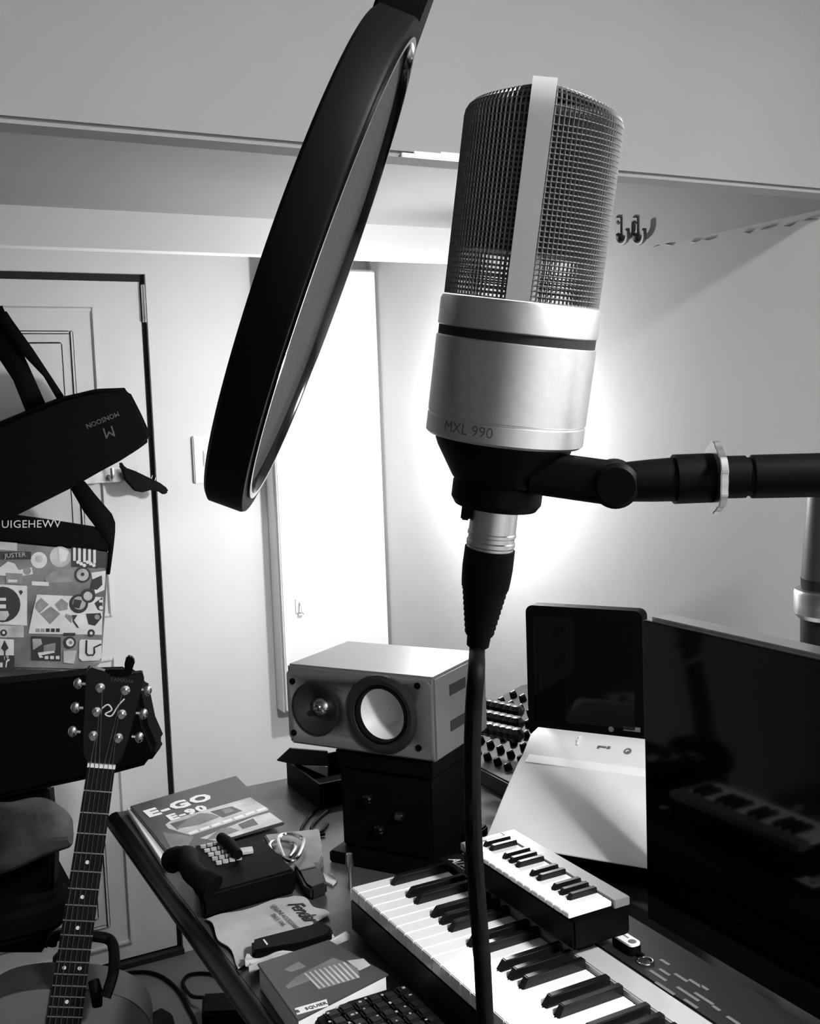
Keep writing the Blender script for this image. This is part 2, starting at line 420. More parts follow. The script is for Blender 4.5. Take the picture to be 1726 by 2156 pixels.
# ================================================================== MINI KEYBOARD
Zm = .897; mx0, mx1, my0, my1 = .736, .826, 1.026, 1.284
mk = thing('mini_keyboard', 'small black keyboard with twenty-five short keys resting on the stage keyboard', 'keyboard', (.78, 1.18, .835))
MB().box((mx0+.004, my0, .850), (mx1, my1, Zm-.009)).build('body', 'black_plastic', mk, bevel=.003)
fr = MB(); fr.box((.802, my0, Zm-.010), (mx1, my1, Zm+.001)); fr.box((mx0, my1-.012, Zm-.010), (.802, my1, Zm+.001))
fr.build('top_frame', 'mini_frame', mk, bevel=.001)
for y in (my0+.03, my1-.03):
    MB().box((.762, y-.008, .8358), (.785, y+.008, .851)).build('foot', 'rubber', mk)
mp = (my1-.013-my0-.001)/15; wk = bk = None
mnames = 'CDEFGAB'
for i in range(15):
    y = my1-.0125 - i*mp
    if wk is None: wk = MB().box((mx0, y-mp+.0016, Zm-.0065), (.8, y, Zm)).build('white_key', 'key_white', mk, bevel=.0008)
    else: dupe(wk, mk, (0, -i*mp, 0))
    if mnames[i % 7] in 'CDFGA' and i < 14:
        if bk is None:
            m = MB(); yc = y-mp+.0008; x0, x1 = .756, .80
            vs = [(x0, yc-.0045, Zm-.003), (x1, yc-.0045, Zm-.003), (x1, yc+.0045, Zm-.003), (x0, yc+.0045, Zm-.003), (x0+.006, yc-.0035, Zm+.007), (x1, yc-.0035, Zm+.007), (x1, yc+.0035, Zm+.007), (x0+.006, yc+.0035, Zm+.007)]
            m._add(vs, [(0, 3, 2, 1), (4, 5, 6, 7), (0, 1, 5, 4), (1, 2, 6, 5), (2, 3, 7, 6), (3, 0, 4, 7)])
            bk = m.build('black_key', 'key_black', mk, bevel=.0008)
        else: dupe(bk, mk, (0, -i*mp, 0))
# ================================================================== NEAR MONITOR
MXN = .97
nt_ = onx(1352, 1299, MXN); ny1, nz1 = nt_.y, nt_.z; ny0, nz0 = ny1-.64, .775
nm = thing('monitor', 'large black monitor with silver top edge, nearest on the right', 'monitor', (1.03, (ny0+ny1)/2, ZT), 'computer monitors')
MB().box((MXN+.006, ny0, nz0), (MXN+.05, ny1, nz1)).build('casing', 'steel', nm, bevel=.006)
MB().box((MXN, ny0, nz0), (MXN+.007, ny1, nz1-.004)).build('screen', 'screen', nm, bevel=.0015)
ym = (ny0+ny1)/2
MB().box((1.02, ym-.05, ZT+.01), (1.05, ym+.05, 1.0)).build('stand_neck', 'steel', nm, bevel=.004)
MB().box((.90, ym-.12, ZT), (1.12, ym+.12, ZT+.012)).build('stand_foot', 'steel', nm, bevel=.004)
# ================================================================== FAR MONITOR
EW = Vector((.555, -.832, 0)).normalized(); EH = Vector((.832, .555, 0)).normalized(); EZ = Vector((0, 0, 1))
ftl = at(1105, 1274, 2.0)
fb = at(1103, 1556, 2.0).z
M = frame(Vector((ftl.x, ftl.y, fb)), EW, EZ, -EH)     # x right, y up, z toward viewer
fwid, fhei = .218, ftl.z-fb
fm = thing('monitor', 'black flat monitor with rounded corner behind the white printer', 'monitor', (ftl.x+EW.x*fwid/2+EH.x*.04, ftl.y+EW.y*fwid/2+EH.y*.04, ZT), 'computer monitors')
b = MB(); b.prism([(x+fwid/2, y+fhei/2) for x, y in rrect(fwid, fhei, .013)], -.035, 0, M); b.build('casing', 'black_plastic', fm, bevel=.002)
b = MB(); b.prism([(x+fwid/2, y+fhei/2+.006) for x, y in rrect(fwid-.03, fhei-.05, .003)], 0, .001, M); b.build('screen', 'screen', fm)
def fl(x, y): q = onp(x, y, Vector((ftl.x, ftl.y, fb)), EH); l = M.inverted() @ q; return l
q = fl(1287, 1535); b = MB(); b.lathe([(.005, 0), (.005, .002)], 14, M @ Matrix.Translation((q.x, q.y, 0))); b.build('power_button', 'steel', fm)
q0, q1 = fl(1312, 1533), fl(1348, 1525); b = MB(); b.box((q0.x, q0.y-.004, 0), (q1.x, q0.y+.004, .001), M); b.build('badge', 'steel', fm)
c = M @ Vector((fwid/2, 0, -.03))
b = MB(); b.box((-.03, ZT-fb+.008, -.022), (.03, .06, -.002), frame(Vector((c.x, c.y, fb)), EW, EZ, -EH)); b.build('stand_neck', 'black_plastic', fm)
b = MB(); b.prism(rrect(.18, .12, .03), 0, .01, frame(Vector((c.x-EH.x*.0, c.y, ZT)), EW, EH, EZ)); b.build('stand_foot', 'black_plastic', fm)
# ================================================================== WHITE PRINTER
PB = at(1042, 1716, 1.75); el = math.radians(30); L = .181
def pp(t, dz=0): return (L*t*math.cos(el), PB.z + L*t*math.sin(el)+dz)
prof = [(.0, PB.z-.040), pp(-.28, -.002), pp(0), pp(.3, .002), pp(.64), pp(.76, -.004), pp(1.0, -.001), (.19, pp(1)[1]+.002), (.235, pp(1)[1]-.03), (.24, PB.z-.040)]
Mp = frame(Vector((PB.x, PB.y, 0)), EH, EZ, EW)        # x depth, y up, z to the right
pw = .34
pr_ = thing('printer', 'white printer with sloping front and small icons, behind the mini keyboard', 'printer', (PB.x+EH.x*.15+EW.x*pw/2, PB.y+EH.y*.15+EW.y*pw/2, ZT))
MB(Mp).prism(prof, 0, pw).build('body', 'device_white', pr_, bevel=.0015)
MB(Mp).box((.045, ZT+.006, .006), (.238, PB.z-.0405, pw-.006)).build('base', 'black_plastic', pr_, bevel=.001)
b = MB(Mp); s0, s1 = pp(.645, .0006), pp(.765, -.0034)
b.prism([s0, s1, (s1[0], s1[1]-.003), (s0[0], s0[1]-.003)], .012, pw-.004); b.build('crease_highlight', 'device_highlight_icon', pr_)  # paler strip paints the highlight along the crease
for x, y, kind in ((1219, 1560, 0), (1272, 1572, 1), (1322, 1582, 2)):
    n = (EH*-math.sin(el)+EZ*math.cos(el)).normalized(); s_ = n.cross(EW).normalized()
    if s_.z < 0: s_ = -s_
    q = onp(x, y, Mp @ Vector((pp(.9, -.001)[0], pp(.9, -.001)[1], 0)), n)
    Mi = frame(q+n*.0006, EW, s_, n); b = MB(Mi)
    if kind == 0: b.box((-.002, -.010, 0), (.0015, .010, .0012)); b.box((-.004, -.002, 0), (.0, .002, .0012))
    if kind == 1: b.box((-.010, -.003, 0), (.004, 0, .0008)); b.box((-.010, -.006, 0), (-.007, 0, .0008)); b.box((.006, -.004, 0), (.011, .001, .0008))
    if kind == 2: b.ring([(.004, 0), (.006, 0), (.006, .0008), (.004, .0008)], 16); b.box((-.001, -.003, 0), (.005, 0, .0009))
    b.build('icon', 'device_highlight_icon' if kind == 0 else 'print_grey', pr_)
for a_, b_ in ((.09, .03), (.09, pw-.03), (.21, .03), (.21, pw-.03)):
    b = MB(Mp); b.box((a_-.01, ZT, b_-.01), (a_+.01, ZT+.007, b_+.01)); b.build('foot', 'rubber', pr_)
# ================================================================== SPEAKER ON ITS STAND
S1 = at(602, 1398, 1.87)
from math import sqrt
def proj(p):
    v = Vector(p)-CAM; d = v.dot(FW); return W/2+FPX*v.dot(RT)/d, H/2-FPX*v.dot(UP)/d
lo, hi = .15, .4
for _ in range(40):
    mid = (lo+hi)/2
    if proj(S1+EW*mid)[0] < 912: lo = mid
    else: hi = mid
SW = lo; SH = .139; SD = .20
Ms = frame(S1-EZ*SH, EW, EZ, -EH)      # x right, y up, z to listener
sc_ = MB(Ms).v
sp = thing('studio_speaker', 'silver two-way speaker lying sideways on a black stand', 'speaker', Ms @ Vector((SW/2, 0, -SD/2)))
cabn = MB(Ms).box((0, 0, -SD), (SW, SH, -.001)).build('cabinet', 'speaker_silver', sp, bevel=.004)
def sl(x, y): return Ms.inverted() @ onp(x, y, S1, EH)
b = MB(Ms); b.prism([(.002, .014), (.002, SH-.014), (.012, SH-.004), (SW-.012, SH-.004), (SW-.002, SH-.014), (SW-.002, .014), (SW-.012, .004), (.012, .004)], -.001, .004)
fb_ = b.build('front_baffle', 'speaker_silver', sp, bevel=.0015)
wc = sl(806, 1503); tcn = sl(667, 1491)
r0 = .0665
Mw = Ms @ Matrix.Translation((wc.x, wc.y, .004)); Mt = Ms @ Matrix.Translation((tcn.x, tcn.y, .004))
cut1 = MB(Mw).lathe([(.047, -.05), (.047, .02)], 48).build('cut', 'rubber'); cut2 = MB(Mt).lathe([(.044, -.03), (.044, .02)], 40).build('cut', 'rubber')
carve(cabn, [cut1, cut2]); carve(fb_, [cut1, cut2])
bpy.data.objects.remove(cut1); bpy.data.objects.remove(cut2)
wf = MB(Mw).ring([(r0, -.001), (r0-.001, .003), (.058, .0065), (.051, .0055), (.046, .001), (.046, -.006), (.047, -.006), (.047, -.001)], 64).build('woofer', 'speaker_ring', sp)
MB(Mw).ring([(.0475, .004), (.0465, .0065), (.0445, .006), (.0425, .000), (.0425, -.006), (.0475, -.006)], 64).build('surround', 'rubber', wf)
MB(Mw).lathe([(.0435, -.003), (.028, -.024), (.025, -.0255), (.012, -.0265), (.001, -.0265)], 64, caps=False).build('cone', 'cone_white', wf)
tw = MB(Mt).ring([(.0465, -.001), (.0465, .0015), (.043, .002), (.034, -.003), (.018, -.016), (.018, -.018), (.044, -.018), (.044, -.001)], 48).build('tweeter', 'speaker_ring', sp)
MB(Mt).lathe([(.0185, -.0165), (.015, -.011), (.008, -.007), (.0005, -.0062)], 24, caps=False).build('dome', 'chrome', tw)
MB(Mt).lathe([(.003, -.008), (.0055, -.003), (.004, .001), (.0003, .002)], 14, caps=False).build('phase_plug', 'chrome', tw)
for x, y in ((881, 1443), (884, 1573), (619, 1433), (622, 1541)):
    q = sl(x, y); MB(Ms @ Matrix.Translation((q.x, q.y, .004))).lathe([(.0055, -.001), (.0055, .0012), (.002, .0012)], 12).build('screw', 'black_plastic', sp)
for yy in (.105, .045):
    b = MB(Ms); b.box((SW-.001, yy-.009, -.115), (SW+.0012, yy+.009, -.055)); b.build('side_slot', 'slot_dark', sp, bevel=.0005)
# black stand
st = thing('speaker_stand', 'black box-shaped stand carrying the silver speaker', 'stand', Ms @ Vector((SW*.6, -SH-.1, -.1)))
st.location.z = ZT
hz = S1.z-SH-ZT
b = MB(Ms); b.box((.09, -.03, -.18), (SW-.010, 0, -.004)); b.build('top_plate', 'black_plastic', st, bevel=.002)
b = MB(Ms); b.box((.095, -hz+.02, -.175), (SW-.016, -.03, -.008)); b.build('column', 'black_plastic', st, bevel=.004)
b = MB(Ms); b.box((.085, -hz, -.19), (SW+.0, -hz+.02, .022)); b.build('base', 'black_plastic', st, bevel=.003)
for x, y in ((.15, -.08), (.21, -.10), (.17, -.13)):
    b = MB(Ms @ Matrix.Translation((x, y, -.008))); b.lathe([(.009, 0), (.009, .008), (.006, .011)], 16); b.build('knob', 'black_gloss', st)
# ================================================================== MIXER
mxr = thing('audio_mixer', 'grey audio mixer covered in small knobs between speaker and far monitor', 'mixer', (1.25, 1.9, ZT))
mo = Vector((1.11, 1.86, ZT)); sl_ = math.radians(17)
ex = Vector((math.cos(sl_), 0, math.sin(sl_))); ey = Vector((0, 1, 0)); ez = ex.cross(ey)
b = MB(); b.extrude([(1.10, 1.70, ZT), (1.41, 1.70, ZT), (1.41, 1.70, ZT+.115), (1.36, 1.70, ZT+.115), (1.10, 1.70, ZT+.035)], (0, .37, 0)); b.build('chassis', 'mixer_panel', mxr, bevel=.003)
kn = cp = None; k0 = None
Mm = lambda a, y: frame(Vector((1.10, 0, ZT+.035))+Vector((.26, 0, .08)).normalized()*a+Vector((0, y, 0)), Vector((.26, 0, .08)).normalized(), ey, Vector((-.08, 0, .26)).normalized())
for i in range(7):
    for j in range(9):
        M = Mm(.03+i*.033, 1.73+j*.038)
        o = M.to_translation()
        if kn is None:
            kn = MB(M).lathe([(.0085, 0), (.0075, .012), (.005, .014)], 10).build('knob', 'black_plastic', mxr); k0 = o
            cp = MB(M @ Matrix.Translation((0, 0, .0138))).box((-.005, -.0012, 0), (.006, .0012, .001)).build('pointer', 'print_white', kn)
        else:
            k2 = dupe(kn, mxr, o-k0); c2 = cp.copy(); COL.objects.link(c2); c2.parent = k2
# padded black cover lump at the back of the mixer
lump = MB()
for k in range(6):
    for r in range(3):
        c_ = onz(1016+k*14, 1478+k*3+r*20, .90)
        lump.sphere((c_.x, c_.y, .895-.004*r), .017, 10, sc=(1, 1, .9))
tag(lump.build('knobbly_cover', 'black_gloss'), 'black knobbly cover lying on the back of the mixer', 'cover')
# ================================================================== MICROPHONE
MD = .41
O = at(1097, 633, MD); v_ = ray(1104, 640).normalized()
up0 = at(1149, 235, MD)-at(1061, 930, MD); AX = (up0-v_*up0.dot(v_)).normalized()
EXm = AX.cross(-v_).normalized(); EYm = AX.cross(EXm)
Mc = frame(O, EXm, EYm, AX)           # x right, y away, z along the mic
mic = thing('condenser_microphone', 'large silver condenser microphone with wire-mesh head in the foreground', 'microphone', O-AX*.052)
mm = .001
b = MB(Mc); b.lathe([(.0295, -.0005), (.0302, -.002), (.0302, -.0112), (.0295, -.0118)], 96); b.build('upper_ring', 'mic_metal', mic)
b = MB(Mc); b.lathe([(.0297, -.0117), (.0297, -.0151)], 96); b.build('groove', 'gap_black', mic)
b = MB(Mc); b.lathe([(.0296, -.0150), (.0303, -.0156), (.0303, -.0438), (.0298, -.0442), (.0298, -.0446), (.0303, -.045), (.0303, -.0515), (.0292, -.0525)], 96)
bd = b.build('lower_body', 'mic_metal', mic)
def bendc(c):
    a = c.x/.0305 - math.radians(90) ; r = .03025+c.z
    return Vector((r*math.cos(a), r*math.sin(a), c.y))
text('lettering', 'MXL 990', 'mic_print', bd, Mc @ Matrix.Translation((0, 0, -.0478)) @ Matrix.Rotation(math.radians(-27), 4, 'Z'), .0056, depth=.0001, bend=bendc)
# mesh head
seg = 104; prof = []
for j in range(35): prof.append((.0286, j*.00185))
zc = 34*.00185
for k in range(1, 5):
    a = math.radians(90*k/4); prof.append((.0246+.004*math.cos(a), zc+.004*math.sin(a)))
for k in range(1, 12): prof.append((.0246-.0019*k*1.15, zc+.0042))
vs = []; fs = []
for r, z in prof:
    for i in range(seg):
        a = 2*math.pi*i/seg; x, y = r*math.cos(a), r*math.sin(a)
        zz = z + (max(0, z-zc+.004)/.008)*(.0060 - .17*abs(x))*1.0 if z > zc-.006 else z
        vs.append((x, y, zz))
for j in range(len(prof)-1):
    for i in range(seg):
        i2 = (i+1) % seg; fs.append((j*seg+i, j*seg+i2, (j+1)*seg+i2, (j+1)*seg+i))
b = MB(Mc); b._add(vs, fs); gr = b.build('mesh_grille', 'mesh_metal', mic, smooth=0)
wm = gr.modifiers.new('wire', 'WIREFRAME'); wm.thickness = .001; wm.use_even_offset = False; wm.use_replace = True
b = MB(Mc); b.lathe([(.0272, .017), (.0272, .0635), (.0245, .0672), (.004, .0690)], 48); b.build('inner_mesh', 'mesh_inner' if 'mesh_inner' in MATS else 'black_matte', mic)
b = MB(Mc); b.lathe([(.006, 0), (.006, .02)], 16); b.build('capsule_post', 'steel', mic)
# strap over the head
sp_ = []
for z in [0, .02, .04, .062, .066]: sp_.append((-.0297, z))
sp_ += [(-.0288, .0715), (-.026, .0748), (-.01, .0752), (.01, .0752), (.026, .0748), (.0288, .0715), (.0297, .066), (.0297, .0)]
b = MB(Mc); n = len(sp_); vs = []; fs = []
for (y, z) in sp_:
    s = 1 - .0008/ .03
    for x in (-.0042, .0042):
        vs.append((x-.0012, y, z)); vs.append((x-.0012, y*.965, z-.0009 if z > .066 else z))
for i in range(n-1):
    a = i*4; c = a+4
    fs += [(a, a+2, c+2, c), (a+1, c+1, c+3, a+3), (a, c, c+1, a+1), (a+2, a+3, c+3, c+2)]
fs += [(0, 1, 3, 2), (4*n-4, 4*n-2, 4*n-1, 4*n-3)]
b._add(vs, fs); b.build('strap', 'strap_metal', mic, smooth=40)
# ---- mount, knuckle and boom, carried by a floor pole
bm_ = thing('microphone_boom_stand', 'black boom arm and cup mount holding the silver microphone', 'microphone stand', (at(2080, 1000, .41).x, at(2080, 1000, .41).y, 0))
b = MB(Mc); b.lathe([(.0262, -.0526), (.0262, -.0545), (.0252, -.057), (.0182, -.0685), (.0172, -.0695), (.0176, -.0702), (.0176, -.0765), (.0160, -.0790)], 64)
b.build('mount_cup', 'black_plastic', bm_)
def seg_frame(p, q):     # z along p->q, x up-ish
    z = (q-p).normalized(); x = (UP - z*UP.dot(z)).normalized(); y = z.cross(x)
    return frame(p, x, y, z), (q-p).length
p, q = at(1120, 994, .41), at(1300, 1019, .405)
M, l = seg_frame(p, q); b = MB(M); b.prism(rrect(.0165, .013, .004), 0, l); b.build('mount_arm', 'black_plastic', bm_)
M, l = seg_frame(at(1294, 1018, .405)+v_*.007, at(1294, 1018, .405)-v_*.007); b = MB(M); b.lathe([(.0070, 0), (.0086, .0014), (.0086, l-.0014), (.0070, l)], 32); b.build('knuckle', 'black_plastic', bm_)
p, q = at(1285, 1016, .405), at(1425, 1009, .405)
M, l = seg_frame(p, q); b = MB(M); b.lathe([(.0068, 0), (.0075, .008), (.0079, .015), (.0082, l)], 32); b.build('swivel_stub', 'black_plastic', bm_)
p, q = at(1418, 1009, .405), at(1498, 1006, .405)
M, l = seg_frame(p, q); b = MB(M); b.lathe([(.0092, 0), (.0092, l)], 32); b.build('collar', 'black_plastic', bm_)
p, q = at(1497, 1006, .405), at(1513, 1005.5, .405)
M, l = seg_frame(p, q); b = MB(M)
pts = []
for i in range(48):
    a = 2*math.pi*i/48; r = .0128+.0009*(1 if (i//4) % 2 == 0 else 0); pts.append((r*math.cos(a), r*math.sin(a)))
b.prism(pts, 0, l); b.build('lock_ring', 'steel', bm_, bevel=.0003)
p, q = at(1513, 1005, .405), at(2080, 992, .40)
M, l = seg_frame(p, q); b = MB(M); b.lathe([(.0079, 0), (.0079, .0095), (.0072, .010), (.0072, .0115), (.0081, .012), (.0083, l)], 32); b.build('boom_tube', 'black_plastic', bm_)
pole = at(2080, 992, .40)
b = MB(); b.tube([(pole.x, pole.y, .03), (pole.x, pole.y, pole.z+.09)], .009, 16); b.build('pole', 'black_plastic', bm_)
b = MB(); b.sphere(pole, .02, 14); b.build('clutch', 'black_plastic', bm_)
for k in range(3):
    a = math.radians(75+120*k); b = MB(); b.tube([(pole.x, pole.y, .10), (pole.x+.26*math.cos(a), pole.y+.26*math.sin(a), .010)], .009, 10); b.build('leg', 'black_plastic', bm_)
# ---- plug and cable
xl = thing('microphone_cable', 'black microphone cable with silver plug hanging below the microphone', 'cable', (O-AX*.19))
b = MB(Mc); b.lathe([(.0092, -.0793), (.0093, -.089), (.0096, -.0895), (.0096, -.0905), (.0092, -.091), (.0092, -.0925), (.0096, -.093), (.0096, -.0945), (.0093, -.095), (.0093, -.0965)], 40); b.build('plug_shell', 'steel', xl)
pf = [(.0099, -.096), (.0100, -.104), (.0097, -.109), (.0094, -.112)]
z = -.112; r = .0090
for k in range(9):
    pf += [(r, z-.0001), (r, z-.0012), (r-.0005, z-.0013), (r-.0005, z-.0021)]; z -= .0022; r -= .00038
pf += [(.0048, z-.0002), (.0045, z-.0045), (.0033, z-.0055)]
b = MB(Mc); b.lathe(pf, 40); b.build('plug_boot', 'rubber', xl); zend = z-.004
b = MB(Mc); b.box((-.0128, -.004, -.0855), (-.0092, .002, -.0795)); b.build('latch', 'black_plastic', xl, bevel=.0006)
pts = [Mc @ Vector((0, 0, zend+.006)), Mc @ Vector((0, 0, zend-.003))] + [at(x, y, .41) for x, y in ((1003, 1410), (997, 1490), (994, 1600), (996, 1740), (1004, 1880), (1013, 2000), (1022, 2160))]
lastp = pts[-1]
pts += [Vector((lastp.x+.003, lastp.y-.004, 1.0)), Vector((lastp.x+.0, lastp.y-.01, .5)), Vector((lastp.x, lastp.y-.0, .06)), Vector((lastp.x-.03, lastp.y+.06, .006)), Vector((lastp.x-.16, lastp.y+.16, .006))]
b = MB(); b.tube(spline(pts, 6), .00325, 12); b.build('cord', 'rubber', xl)
# ================================================================== POP FILTER
PD = .3342
PC = at(697, 583, PD); _a, _e = -.0739, -.3517
NP = RT*(math.cos(_e)*math.cos(_a)) - FW*(math.cos(_e)*math.sin(_a)) + UP*math.sin(_e)    # disc axis, toward the microphone
mj = (UP-NP*UP.dot(NP)).normalized(); YP = NP.cross(mj); sd = NP
Mpf = frame(PC, mj, YP, NP)
R = .0770
pf_ = thing('pop_filter', 'round black pop filter seen nearly edge-on beside the microphone', 'pop filter', PC-mj*R)
b = MB(Mpf); b.ring([(R-.0005, 0), (R, -.001), (R, -.0108), (R-.0012, -.0118), (R-.006, -.0118), (R-.006, -.002), (R-.0055, 0)], 128); b.build('hoop', 'hoop_plastic', pf_)
b = MB(Mpf); b.ring([(R-.0050, -.0002), (R-.0050, .0007), (R-.0066, .0007), (R-.0072, -.0004), (R-.0072, -.003), (R-.0058, -.003)], 128); b.build('inner_lip', 'black_gloss', pf_)
b = MB(Mpf); b.lathe([(R-.0062, -.0022), (R-.0062, -.0030)], 96); b.build('fabric', 'pop_fabric', pf_)
# clamp block and gooseneck
best = min(range(360), key=lambda k: (Vector(proj(PC+(mj*math.cos(math.radians(k))+YP*math.sin(math.radians(k)))*R-NP*.006))-Vector((826, 70))).length)
rd = mj*math.cos(math.radians(best))+YP*math.sin(math.radians(best)); tg = NP.cross(rd)
M = frame(PC+rd*(R+.003), rd, tg, NP)
b = MB(M); b.prism([(-.008, -.012), (-.002, -.014), (.014, -.012), (.024, -.008), (.024, .008), (.014, .012), (-.002, .014), (-.008, .012)], -.0150, -.0006); b.build('clamp_block', 'hoop_plastic', pf_, bevel=.001)
g0 = PC+rd*(R+.02)-NP*.0078
gpts = spline([g0, g0+rd*.05, g0+rd*.09+UP*.03+RT*.03, g0+rd*.10+UP*.06+RT*.12, at(1750, -430, .40), at(2040, 0, .40), at(2120, 500, .405), at(2112, 800, .41)], 8)
b = MB(); b.tube(gpts, .0055, 12); b.build('gooseneck', 'black_plastic', pf_)
# ================================================================== GUITAR, STAND
GD = 1.75
N0 = at(213, 1617, GD); D12 = at(149.5, 2051, GD); gd = (D12-N0).normalized(); gv = ray(180, 1800).normalized()
gn = (-gv - gd*(-gv).dot(gd)).normalized(); gs = gn.cross(gd)   # gs: image right? fixed below
if gs.dot(RT) < 0: gs = -gs
Mg = frame(N0, gs, gd, gn)      # x right, y down the neck, z toward viewer
gt = thing('acoustic_guitar', 'acoustic guitar with black headstock and dotted fretboard leaning in its stand', 'guitar', Mg @ Vector((0, .85, -.05)))
SCALE = (D12-N0).length*2
def fret(n): return SCALE*(1-2**(-n/12))
b = MB(Mg); b.prism([(-.0215, 0), (.0215, 0), (.0275, fret(20)), (-.0275, fret(20))], -.006, 0); fbd = b.build('fretboard', 'fretboard', gt, bevel=.0006)
b = MB(Mg); b.prism([(-.0205, -.005), (.0205, -.005), (.026, fret(14)+.01), (-.026, fret(14)+.01)], -.022, -.006); b.build('neck', 'guitar_wood', gt, bevel=.006)
b = MB(Mg); b.box((-.0217, -.006, -.004), (.0217, 0, .002)); b.build('nut', 'bone', gt)
for n in range(1, 21):
    h = .0215+.006*fret(n)/fret(20)
    b = MB(Mg); b.box((-h, fret(n)-.0009, -.0005), (h, fret(n)+.0009, .0011)); b.build('fret', 'steel', fbd)
for n, xs in ((5, (0,)), (7, (0,)), (9, (0,)), (12, (-.012, .012)), (15, (0,))):
    y = (fret(n)+fret(n-1))/2
    for x in xs: b = MB(Mg @ Matrix.Translation((x, y, 0))); b.lathe([(.0032, -.0005), (.0032, .0003)], 12); b.build('inlay_dot', 'bone', fbd)
Mh = Mg @ Matrix.Translation((0, -.006, -.002)) @ Matrix.Rotation(math.radians(-8), 4, 'X')
hs = [(-.022, 0), (-.03, -.012), (-.034, -.04), (-.039, -.09), (-.044, -.15), (-.038, -.158), (-.01, -.152), (.02, -.153), (.042, -.158), (.046, -.148), (.040, -.09), (.035, -.04), (.03, -.012), (.022, 0)]
b = MB(Mh); b.prism(hs, -.015, 0); hd = b.build('headstock', 'black_gloss', gt, bevel=.0015)
for k, y in enumerate((-.047, -.087, -.127)):
    for s in (-1, 1):
        x = s*.0195
        pg = MB(Mh @ Matrix.Translation((x, y, 0))).lathe([(.0075, 0), (.0075, .002), (.0035, .003), (.0035, .012), (.0045, .013)], 14).build('tuning_post', 'chrome', hd)
        b = MB(Mh @ Matrix.Translation((s*(.052+.001*k), y, -.008))); b.sphere((0, 0, 0), .009, 12, sc=(.8, 1.05, .5)); b.tube([(-s*.012, 0, 0), (0, 0, 0)], .0025, 8); b.build('tuning_button', 'chrome', hd)
b = MB(Mh); b.tube(spline([(-.012, -.093, .0006), (-.004, -.100, .0006), (.003, -.092, .0006), (-.006, -.084, .0006), (.004, -.082, .0006), (.012, -.1, .0006), (.02, -.112, .0006)], 5), .0012, 6); b.build('emblem', 'bone', hd)
text('lettering', 'YAMAHA', 'logo_grey', hd, Mh @ Matrix.Translation((.012, -.142, .0006)) @ Matrix.Rotation(math.pi, 4, 'X') @ Matrix.Scale(-1, 4, (0, 0, 1)), .009)
for k in range(6):
    x0 = -.0175+.007*k; x1 = -.0235+.0094*k
    post = [(-.0195, -.047), (-.0195, -.087), (-.0195, -.127), (.0195, -.127), (.0195, -.087), (.0195, -.047)][k]
    hp = Mg.inverted() @ (Mh @ Vector((post[0]*.8, post[1], .007)))
    b = MB(Mg); b.tube([hp, (x0, -.003, .0025), (x1, .56, .0045), (x1, .645, .006)], .0004+.00007*(5-k), 5); b.build('string', 'steel', gt)
# body outline
half = [(.0, .362), (.05, .364), (.10, .378), (.135, .41), (.146, .455), (.138, .50), (.12, .54), (.115, .57), (.128, .62), (.165, .68), (.19, .74), (.185, .79), (.155, .83), (.09, .852), (0, .858)]
hs2 = spline([(x, y, 0) for x, y in half], 4)
out = [(p.x, p.y) for p in hs2] + [(-p.x, p.y) for p in reversed(hs2[1:-1])]
b = MB(Mg); b.prism(out, -.105, -.0095); b.build('body', 'guitar_wood', gt)
b = MB(Mg); b.prism([(x*.995, .6+(y-.6)*.995) for x, y in out], -.0095, -.0065); top = b.build('soundboard', 'guitar_top', gt)
b = MB(Mg @ Matrix.Translation((0, .52, 0))); b.lathe([(.05, -.0067), (.05, -.006)], 40); b.build('sound_hole', 'gap_black', gt)
b = MB(Mg); b.box((-.075, .645, -.0066), (.075, .67, .002)); b.build('bridge', 'guitar_wood', gt, bevel=.003)
# capo clipped to the headstock
cpo = thing('guitar_capo', 'small black capo clipped on top of the guitar headstock', 'capo', Mh @ Vector((.0, -.155, 0)))
b = MB(); pz = [at(x, y, GD-.02) for x, y in ((263, 1422), (262, 1400), (266, 1384), (276, 1382), (285, 1392), (280, 1406), (276, 1424))]; b.extrude(pz, -gn*.02); b.build('jaw', 'black_plastic', cpo, bevel=.002)
b = MB(); pz = [at(x, y, GD-.02) for x, y in ((182, 1408), (192, 1403), (206, 1416), (228, 1410), (265, 1410), (276, 1424), (206, 1428), (196, 1424))]; b.extrude(pz, -gn*.018); b.build('lever', 'black_plastic', cpo, bevel=.002)
# guitar stand
gsd = thing('guitar_stand', 'black tubular guitar stand with curved yoke around the guitar neck', 'stand', (at(160, 2100, GD+.15).x, at(160, 2100, GD+.15).y, 0))
yd = 1.79
b = MB(); b.tube(spline([at(108, 1990, yd), at(116, 1972, yd), at(150, 1968, yd), at(205, 1972, yd), at(232, 1980, yd), at(240, 2005, yd-.03), at(238, 2050, yd-.08), at(222, 2100, yd-.10)], 5), .0088, 10); b.build('yoke', 'rubber', gsd)
b = MB(); b.tube([at(197, 2065, yd-.06), at(203, 2090, yd-.07), at(205, 2118, yd-.07)], [.009, .010, .008], 10); b.build('prong', 'rubber', gsd)
pb = at(165, 1975, yd+.02)
b = MB(); b.tube([pb, Vector((pb.x-.01, pb.y+.16, .55)), Vector((pb.x-.03, pb.y+.2, .02))], .010, 10); b.build('post', 'black_plastic', gsd)
for dx, dy in ((.25, -.14), (-.25, -.14), (0, .22)):
    b = MB(); b.tube([(pb.x-.03, pb.y+.2, .18), (pb.x-.03+dx, pb.y+.2+dy, .011)], .010, 10); b.build('leg', 'black_plastic', gsd)
